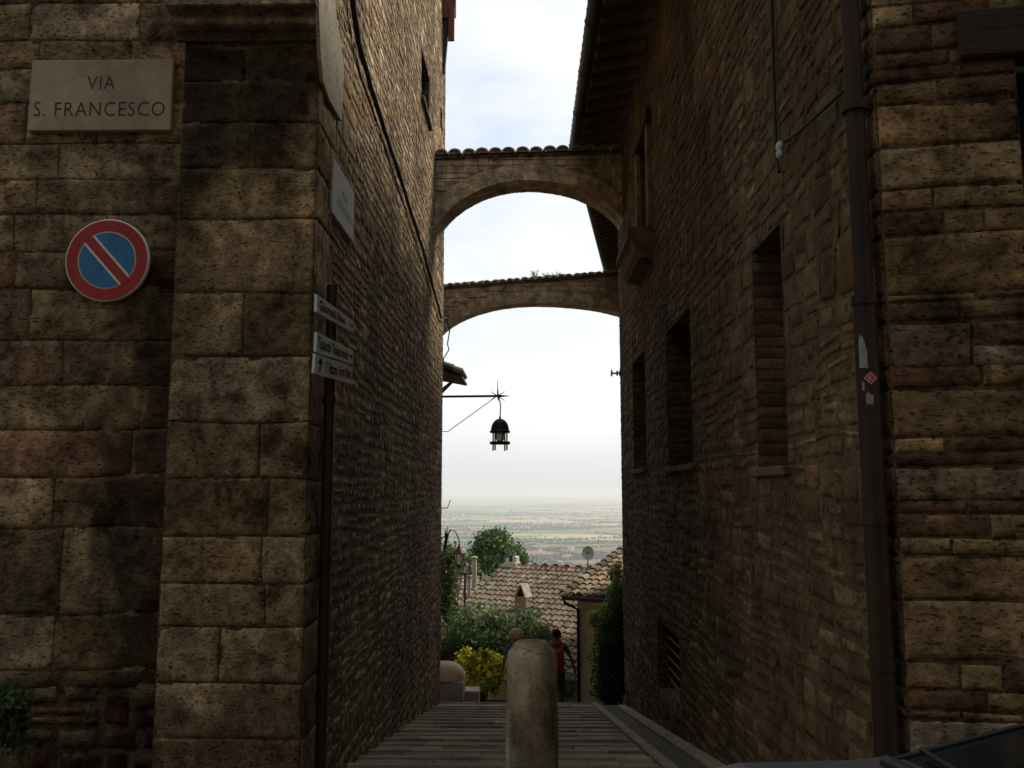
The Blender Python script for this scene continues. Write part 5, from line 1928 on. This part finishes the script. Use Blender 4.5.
# ------------------------------------------------------------------ PEOPLE
def skin_mesh(name, verts, edges, radii, mat, parent, root=0, sub=2):
    me = bpy.data.meshes.new(name)
    me.from_pydata(verts, edges, [])
    o = bpy.data.objects.new(name, me)
    COL.objects.link(o)
    md = o.modifiers.new('skin', 'SKIN')
    md.use_smooth_shade = True
    sv = me.skin_vertices[0].data
    for i, r_ in enumerate(radii):
        sv[i].radius = r_ if isinstance(r_, tuple) else (r_, r_)
        sv[i].use_root = i == root
    ms = o.modifiers.new('sub', 'SUBSURF'); ms.levels = sub; ms.render_levels = sub
    bpy.context.view_layer.update()
    dg = bpy.context.evaluated_depsgraph_get()
    me2 = bpy.data.meshes.new_from_object(o.evaluated_get(dg))
    bpy.data.objects.remove(o)
    me2.materials.clear(); me2.materials.append(mat)
    for p_ in me2.polygons: p_.use_smooth = True
    o2 = bpy.data.objects.new(name, me2)
    COL.objects.link(o2)
    o2.parent = parent
    return o2


def person(label, loc, H, rz, skin, shirt, trousers, hair, fluffy, armsL, armsR, stride, sleeve=None, bag=None):
    g = empty('person', loc, label, "person")
    g.rotation_euler = (0, 0, rz)
    s = H / 1.70
    V_ = []; E_ = []; R_ = []

    def add(p, r_, link=None):
        V_.append(tuple(k * s for k in p)); R_.append(tuple(k * s for k in r_) if isinstance(r_, tuple) else r_ * s)
        if link is not None: E_.append((link, len(V_) - 1))
        return len(V_) - 1
    pel = add((0, 0, .93), (.145, .105))
    wa = add((0, .01, 1.10), (.125, .09), pel)
    ch = add((0, 0, 1.28), (.15, .10), wa)
    nb = add((0, -.01, 1.42), (.085, .065), ch)
    nk = add((0, .005, 1.475), .05, nb)
    jw = add((0, .03, 1.53), (.062, .072), nk)
    hd = add((0, .015, 1.60), (.078, .095), jw)
    ht = add((0, .0, 1.665), (.055, .068), hd)
    no = add((0, .122, 1.575), .012, hd)
    for sd_ in (-1, 1):
        add((sd_ * .083, -.005, 1.585), (.012, .02), hd)
    arms = {}
    for sd_, (el, wr) in ((-1, armsL), (1, armsR)):
        sh_ = add((sd_ * .165, 0, 1.385), .052, ch)
        e_ = add((sd_ * .165 + el[0], el[1], 1.385 + el[2]), .038, sh_)
        w_ = add((V_[e_][0] / s + wr[0], V_[e_][1] / s + wr[1], V_[e_][2] / s + wr[2]), .025, e_)
        dr_ = Vector(wr).normalized()
        W0_ = Vector(V_[w_]) / s
        sidev = Vector((0, 1, 0)) - dr_ * dr_.y
        sidev.normalize()
        pm = add(tuple(W0_ + dr_ * .06), (.020, .034), w_)
        for fi, (off, ln_) in enumerate(((-.028, .075), (-.01, .088), (.010, .083), (.028, .066))):
            b_ = W0_ + dr_ * .095 + sidev * -off
            f1 = add(tuple(b_), .0095, pm)
            f2 = add(tuple(b_ + dr_ * ln_ * .55 + Vector((-sd_ * .008, 0, 0))), .009, f1)
            add(tuple(b_ + dr_ * ln_ * .95 + Vector((-sd_ * .026, 0, 0))), .0075, f2)
        t1 = add(tuple(W0_ + dr_ * .05 + sidev * .045), .011, pm)
        add(tuple(W0_ + dr_ * .095 + sidev * .062 + Vector((-sd_ * .012, 0, 0))), .009, t1)
        arms[sd_] = (sh_, e_, w_)
    legs = {}
    for sd_ in (-1, 1):
        st = stride * sd_
        hp = add((sd_ * .085, 0, .86), .085, pel)
        kn = add((sd_ * .095, .05 + st * .5, .49), .055, hp)
        an = add((sd_ * .095, -.02 + st * .9, .085 + (.06 if st < 0 else 0)), .036, kn)
        toe = add((sd_ * .105, .12 + st * .9, .035), .032, an)
        legs[sd_] = (hp, kn, an, toe)
    skin_mesh('body', V_, E_, R_, skin, g)

    def sub(name, chain_sets, mat, extra, root=0):
        ids = {}; v2 = []; e2 = []; r2 = []
        for ch_ in chain_sets:
            prev = None
            for item in ch_:
                i, t, k = item if isinstance(item, tuple) else (item, None, 1.0)
                key = (i, t)
                if key not in ids:
                    ids[key] = len(v2)
                    if t is None:
                        v2.append(V_[i]); rr_ = R_[i]
                    else:
                        j, f_ = t
                        v2.append(tuple(V_[i][q] * (1 - f_) + V_[j][q] * f_ for q in range(3)))
                        ra = R_[i] if isinstance(R_[i], tuple) else (R_[i],) * 2
                        rb_ = R_[j] if isinstance(R_[j], tuple) else (R_[j],) * 2
                        rr_ = tuple(ra[q] * (1 - f_) + rb_[q] * f_ for q in range(2))
                    rr_ = rr_ if isinstance(rr_, tuple) else (rr_, rr_)
                    r2.append(tuple(q * k + extra * s for q in rr_))
                if prev is not None: e2.append((prev, ids[key]))
                prev = ids[key]
        return skin_mesh(name, v2, e2, r2, mat, g)
    shl = [[pel, wa, ch, nb]]
    for sd_ in (-1, 1):
        a_, e_, w_ = arms[sd_]
        shl.append([ch, a_, (a_, (e_, .75), 1.0)])
    sub('shirt', shl, shirt, .018)
    tr = []
    for sd_ in (-1, 1):
        hp, kn, an, toe = legs[sd_]
        tr.append([pel, hp, kn, (kn, (an, .82), 1.25)])
    sub('trousers', tr, trousers, .014)
    for sd_ in (-1, 1):
        hp, kn, an, toe = legs[sd_]
        skin_mesh('shoe', [tuple(Vector(V_[an]) + Vector((0, -.03, -.02))), V_[an], V_[toe]], [(0, 1), (1, 2)], [.045 * s, .045 * s, .042 * s], M['shoe'], g)
        mb = MB()
        mb.lathe((sd_ * .03 * s, .1 * s, 1.597 * s), [(.004, -.009), (.009, -.004), (.009, .004), (.004, .009)], 8)
        o = mb.build('eye', M['eye'], None); o.parent = g
    # hair
    rgh = random.Random(int(H * 100))
    mb = MB()
    n1_, n2_ = 16, 12
    vs = []
    for i in range(n2_ + 1):
        el = math.pi * i / n2_
        for k in range(n1_):
            a_ = 2 * math.pi * k / n1_
            d = Vector((math.sin(el) * math.cos(a_), math.sin(el) * math.sin(a_), math.cos(el)))
            rad_ = Vector((.098, .112, .10)) * (1.25 if fluffy else 1.0)
            f_ = 1 + (.16 if fluffy else .06) * noise.noise(d * 5) + (.05 * noise.noise(d * 13))
            if d.y > .45 and d.z < .45: f_ *= .72        # open at the face
            if d.z < -.55: f_ *= .8
            vs.append(tuple((Vector((0, .0, 1.615)) + Vector((d.x * rad_.x, d.y * rad_.y - .012, d.z * rad_.z)) * f_) * s))
    mb.add(vs, [(i * n1_ + k, i * n1_ + (k + 1) % n1_, (i + 1) * n1_ + (k + 1) % n1_, (i + 1) * n1_ + k) for i in range(n2_) for k in range(n1_)], smooth=True)
    if fluffy:
        for _ in range(170):
            d = Vector((rgh.gauss(0, 1), rgh.gauss(0, 1), rgh.gauss(.25, 1))).normalized()
            if d.z < -.5 or (d.y > .5 and d.z < .4): continue
            q = (Vector((0, -.012, 1.615)) + Vector((d.x * .118, d.y * .13, d.z * .12))) * s
            t_ = Vector((rgh.gauss(0, 1), rgh.gauss(0, 1), rgh.gauss(0, 1))).cross(d).normalized()
            mb.tube([q - d * .02, q + d * .018 + t_ * .012, q + d * .03 + t_ * .034, q + d * .012 + t_ * .05], [.016, .014, .010, .004], 5)
    o = mb.build('hair', hair, None); o.parent = g
    return g


yp = 18.5
p1_ = at(516, 700, yp); p2_ = at(557, 700, yp + .3)
person("person with fluffy ginger hair and teal top walking away, left of the bollard top", (p1_.x, yp, at(516, 629, yp).z - 1.70), 1.66, .1, M['skin'], M['teal_cloth'], M['dark_cloth'], M['hair_ginger'], True,
       ((-.09, -.03, -.26), (-.01, .08, -.23)), ((.08, -.02, -.27), (.0, .05, -.25)), .12)
pr_ = person("dark haired person with red bag across a grey shirt walking away, right of the bollard", (p2_.x, yp + .3, at(553, 628.5, yp + .3).z - 1.72), 1.70, -.05, M['skin_dark'], M['grey_cloth'], M['olive_cloth'], M['hair_dark'], False,
             ((-.07, -.03, -.27), (0, .05, -.25)), ((.13, -.03, -.25), (.07, .05, -.25)), .10)
bg = empty('shoulder_bag', pr_.location + Vector((-.02, -.16, .95)), "red shoulder bag with strap on the back of the dark haired person", "bag")
mb = MB()
L0 = pr_.location
mb.box(L0 + Vector((-.0, -.19, 1.14)), (.27, .14, .40), bev=.05)
mb.build('bag_body', M['red_cloth'], bg)
for sx_ in (-.1, .1):
    mb = MB()
    mb.tube([L0 + Vector((sx_, -.15, 1.33)), L0 + Vector((sx_ * 1.1, -.09, 1.43)), L0 + Vector((sx_ * 1.15, .02, 1.455)), L0 + Vector((sx_ * 1.2, .135, 1.36)), L0 + Vector((sx_ * 1.3, .14, 1.15)), L0 + Vector((sx_ * 1.45, -.05, 1.02))], .02, 6)
    mb.build('strap', M['red_cloth'], bg)

# ------------------------------------------------------------------ CAR
car = empty('parked_car', (0, 0, 0), "grey parked car, only its bonnet, wiper and windscreen showing at bottom right", "car")
#  x from nose, z_bottom, z_mid, z_belt, z_top, w_mid, w_belt, w_top
ST = [(0.00, .34, .42, .50, .53, .60, .58, .45), (0.05, .26, .42, .58, .63, .70, .67, .56), (.35, .22, .45, .79, .855, .78, .75, .64), (.75, .22, .48, .868, .922, .81, .77, .68),
      (1.05, .22, .5, .875, .925, .82, .775, .69), (1.15, .22, .5, .885, .938, .82, .78, .69), (2.35, .22, .5, .92, 1.29, .82, .79, .57), (2.8, .22, .5, .93, 1.33, .82, .79, .57),
      (3.35, .22, .5, .94, 1.27, .82, .78, .55), (3.68, .24, .5, .95, 1.0, .80, .75, .62), (3.78, .30, .5, .72, .76, .74, .70, .58)]
NP = 6


def sect(s):
    x, zb, zm, zl, zt_, wm, wl_, wt = s
    return [(x, wm * .93, zb), (x, wm, zm), (x, wl_, zl), (x, wt, zt_ - .035), (x, wt * .6, zt_ - .006), (x, 0, zt_)]


CX, CY, CR = -.19, 1.66, math.radians(0)


def cw(p, side=1):
    x, y, z = p[0], p[1] * side, p[2]
    return Vector((CX + x * math.cos(CR) - y * math.sin(CR), CY + y * math.cos(CR) + x * math.sin(CR), z + .018))


parts = {k: MB() for k in ('body', 'windscreen', 'rear_window', 'left_side', 'right_side')}
# refine stations by interpolation
ST2 = []
for a_, b_ in zip(ST[:-1], ST[1:]):
    n_ = 5
    for k in range(n_):
        t = k / n_
        ST2.append((tuple(a_[q] * (1 - t) + b_[q] * t for q in range(8)), a_[0], b_[0]))
ST2.append((ST[-1], ST[-1][0], ST[-1][0]))
for sd_ in (1, -1):
    for i in range(len(ST2) - 1):
        s0, a0, b0 = ST2[i]; s1 = ST2[i + 1][0]
        A_, B_ = sect(s0), sect(s1)
        for k in range(NP - 1):
            key = 'body'
            if a0 == 1.15 and k >= 3: key = 'windscreen'
            elif a0 == 3.35 and k >= 3: key = 'rear_window'
            elif 1.15 <= a0 < 3.3 and k == 2: key = 'left_side' if sd_ < 0 else 'right_side'
            q = [cw(A_[k], sd_), cw(B_[k], sd_), cw(B_[k + 1], sd_), cw(A_[k + 1], sd_)]
            if sd_ > 0: q = q[::-1]
            parts[key].add(q, [(0, 1, 2, 3)], smooth=True)
    for s_, in ((ST[0],), (ST[-1],)):
        parts['body'].add([cw(p, sd_) for p in sect(s_)] + [cw((s_[0], 0, s_[1]))], [tuple(range(NP + 1))])
    parts['body'].add([cw(sect(s)[0], sd_) for s in ST] + [cw((ST[-1][0], 0, .25)), cw((0, 0, .25))], [tuple(range(len(ST) + 2))])
for key, mb in parts.items():
    mb.build({'left_side': 'side_window', 'right_side': 'side_window'}.get(key, key), M['car_paint'] if key == 'body' else M['car_glass'], car)
for sd_ in (1, -1):
    for xw in (.72, 3.1):
        mb = MB()
        c_ = cw((xw, .74, .29), sd_)
        mb.lathe(c_, [(.19, -.09), (.27, -.09), (.29, -.06), (.29, .06), (.27, .09), (.19, .09)], 24, axis=(0, sd_, 0))
        ty = mb.build('wheel', M['tyre'], car)
        mb = MB()
        mb.lathe(c_, [(.03, .06), (.05, .095), (.17, .075), (.19, .092), (.195, .02)], 20, axis=(0, sd_, 0))
        mb.build('rim', M['rim'], ty)
    mb = MB()
    c_ = cw((.10, .5, .58), sd_)
    mb.lathe(c_, [(.11, -.06), (.115, 0), (.09, .03), (.03, .045)], 16, axis=(-1, .25 * sd_, .25))
    mb.build('headlight', M['headlight'], car)
    mb = MB()
    c_ = cw((1.95, .90, 1.0), sd_)
    mb.box(c_, (.10, .16, .12), bev=.03)
    mb.build('wing_mirror', M['plastic'], car)
    # pillar trim along the windscreen edge
    mb = MB()
    mb.tube([cw((1.13, .695, .90), sd_), cw((1.75, .633, 1.082), sd_), cw((2.35, .572, 1.258), sd_)], .007, 6)
    mb.build('pillar_trim', M['plastic'], car)
    # bonnet edge cowl and wiper
    mb = MB()
    wy = .12 if sd_ > 0 else -.5
    b0 = cw((1.10, wy + .38, .905)); b1 = cw((1.16, wy, .935))
    mb.tube([cw((1.10, wy - .02, .945)), cw((1.13, wy + .16, .955)), cw((1.17, wy + .36, .952))], [.012, .010, .006], 6)
    mb.tube([cw((1.155, wy + .02, .957)), cw((1.185, wy + .54, .935))], .007, 6)
    mb.build('wiper', M['plastic'], car)
mb = MB()
mb.tube([cw((1.10, -.66, .90)), cw((1.10, -.3, .935)), cw((1.10, 0, .943)), cw((1.10, .3, .935)), cw((1.10, .66, .90))], .022, 8)
mb.build('cowl', M['plastic'], car)

# ------------------------------------------------------------------ HOUSE ACROSS THE STREET (behind the viewer, unseen, added to cut sky light on the front walls)
ho = empty('unseen_street_house', (0, -7, 0), "unseen tall stone house across the street, added to block sky light", "house")
mb = MB()
rr = random.Random(95)
masonry(mb, (14, -4.2, -.2), (-1, 0, 0), (0, 1, 0), 28, gen_rows(-.2, 13, .35, .5, [], rr), (.5, 1.0), seed=96, step=.5, pal=RUB2)
for xx in (-14, 14):
    sheet(mb, [(xx, -4.2, -.2), (xx, -10, -.2), (xx, -10, 13), (xx, -4.2, 13)])
sheet(mb, [(-14, -10, -.2), (14, -10, -.2), (14, -10, 13), (-14, -10, 13)])
mb.build('wall', M['rubble'], ho)
mb = MB()
tile_roof(mb, (-14.4, -7.1, 14), (1, 0, 0), (0, 1, 0), 28.8, 3.5, math.radians(17), rt, sp=.6)
tile_roof(mb, (14.4, -7.1, 14), (-1, 0, 0), (0, -1, 0), 28.8, 3.5, math.radians(17), rt, sp=.6)
mb.build('roof', M['tile'], ho)

# ------------------------------------------------------------------ HAZE
HAZE = True
if HAZE:
    mb = MB()
    mb.box((0, 0, (-156 + 18.5) / 2), (84000, 84000, 174.5))
    m = bpy.data.materials.new('haze air'); m.use_nodes = True
    nt = m.node_tree; nt.nodes.clear()
    out = nt.nodes.new('ShaderNodeOutputMaterial')
    pv = nt.nodes.new('ShaderNodeVolumePrincipled')
    pv.inputs['Color'].default_value = (.79, .84, .87, 1)
    pv.inputs['Density'].default_value = 1.5e-4
    pv.inputs['Anisotropy'].default_value = .22
    nt.links.new(pv.outputs[0], out.inputs['Volume'])
    tag(mb.build('haze', m), kind='stuff')

# ------------------------------------------------------------------ LIGHT
SUN_EL, SUN_AZ = math.radians(47), math.radians(60)       # azimuth clockwise from +Y
w = bpy.data.worlds.new("World"); scene.world = w; w.use_nodes = True
nt = w.node_tree
bgd = nt.nodes['Background']
sky = N(nt, 'ShaderNodeTexSky'); sky.sky_type = 'NISHITA'; sky.sun_disc = False
sky.sun_elevation = SUN_EL; sky.sun_rotation = SUN_AZ
sky.air_density = 1.2; sky.dust_density = 4.0
tc = N(nt, 'ShaderNodeTexCoord')
mp = N(nt, 'ShaderNodeMapping'); mp.inputs['Scale'].default_value = (1, 1, 1.9); mp.inputs['Location'].default_value = (.3, 0, .15)
nt.links.new(tc.outputs['Generated'], mp.inputs['Vector'])
nz = N(nt, 'ShaderNodeTexNoise', i_Scale=3.2, i_Detail=7.0, i_Roughness=.55, i_Distortion=.3)
nt.links.new(mp.outputs[0], nz.inputs['Vector'])
cf = ramp(nt, nz.outputs[0], [(.36, .30), (.47, .72), (.58, .98)])
sxyz = N(nt, 'ShaderNodeSeparateXYZ'); nt.links.new(tc.outputs['Generated'], sxyz.inputs[0])
hz = N(nt, 'ShaderNodeMapRange'); hz.inputs[1].default_value = .12; hz.inputs[2].default_value = .42; hz.inputs[3].default_value = 1; hz.inputs[4].default_value = 0
nt.links.new(sxyz.outputs[2], hz.inputs[0])
mx = N(nt, 'ShaderNodeMath', operation='MAXIMUM'); nt.links.new(cf, mx.inputs[0]); nt.links.new(hz.outputs[0], mx.inputs[1])
cfac = mx.outputs[0]
# cloud brightness: thicker patches slightly greyer
nz2 = N(nt, 'ShaderNodeTexNoise', i_Scale=2.0, i_Detail=5.0)
nt.links.new(mp.outputs[0], nz2.inputs['Vector'])
cc_ = ramp(nt, nz2.outputs[0], [(.3, (.86, .89, .92)), (.65, (1.0, 1.0, .995))])
sc_ = N(nt, 'ShaderNodeVectorMath', operation='SCALE'); sc_.inputs['Scale'].default_value = 10.8
nt.links.new(cc_, sc_.inputs[0])
skym = N(nt, 'ShaderNodeVectorMath', operation='SCALE'); skym.inputs['Scale'].default_value = 2.0
nt.links.new(sky.outputs[0], skym.inputs[0])
fin = mixc(nt, 'MIX', cfac, skym.outputs[0], sc_.outputs[0])
lo = N(nt, 'ShaderNodeMapRange', interpolation_type='SMOOTHSTEP'); lo.inputs[1].default_value = -.01; lo.inputs[2].default_value = .10; lo.inputs[3].default_value = 1; lo.inputs[4].default_value = 0
nt.links.new(sxyz.outputs[2], lo.inputs[0])
fin = mixc(nt, 'MIX', lo.outputs[0], fin, (7.9, 7.95, 7.7, 1))
nt.links.new(fin, bgd.inputs['Color'])
bgd.inputs['Strength'].default_value = .1

sl = bpy.data.lights.new('sun', 'SUN'); so = bpy.data.objects.new('sun', sl); COL.objects.link(so)
sl.energy = 3.8; sl.angle = math.radians(12); sl.color = (1, .94, .84)
dirv = Vector((math.sin(SUN_AZ) * math.cos(SUN_EL), math.cos(SUN_AZ) * math.cos(SUN_EL), math.sin(SUN_EL)))
so.rotation_euler = (-dirv).to_track_quat('-Z', 'Y').to_euler()
so.location = (5, 0, 30)

scene.render.engine = 'CYCLES'
scene.cycles.use_denoising = True
scene.cycles.max_bounces = 6
scene.cycles.diffuse_bounces = 4
scene.cycles.volume_bounces = 3
scene.view_settings.view_transform = 'Standard'
scene.view_settings.look = 'None'
scene.view_settings.exposure = 0
scene.view_settings.gamma = 1
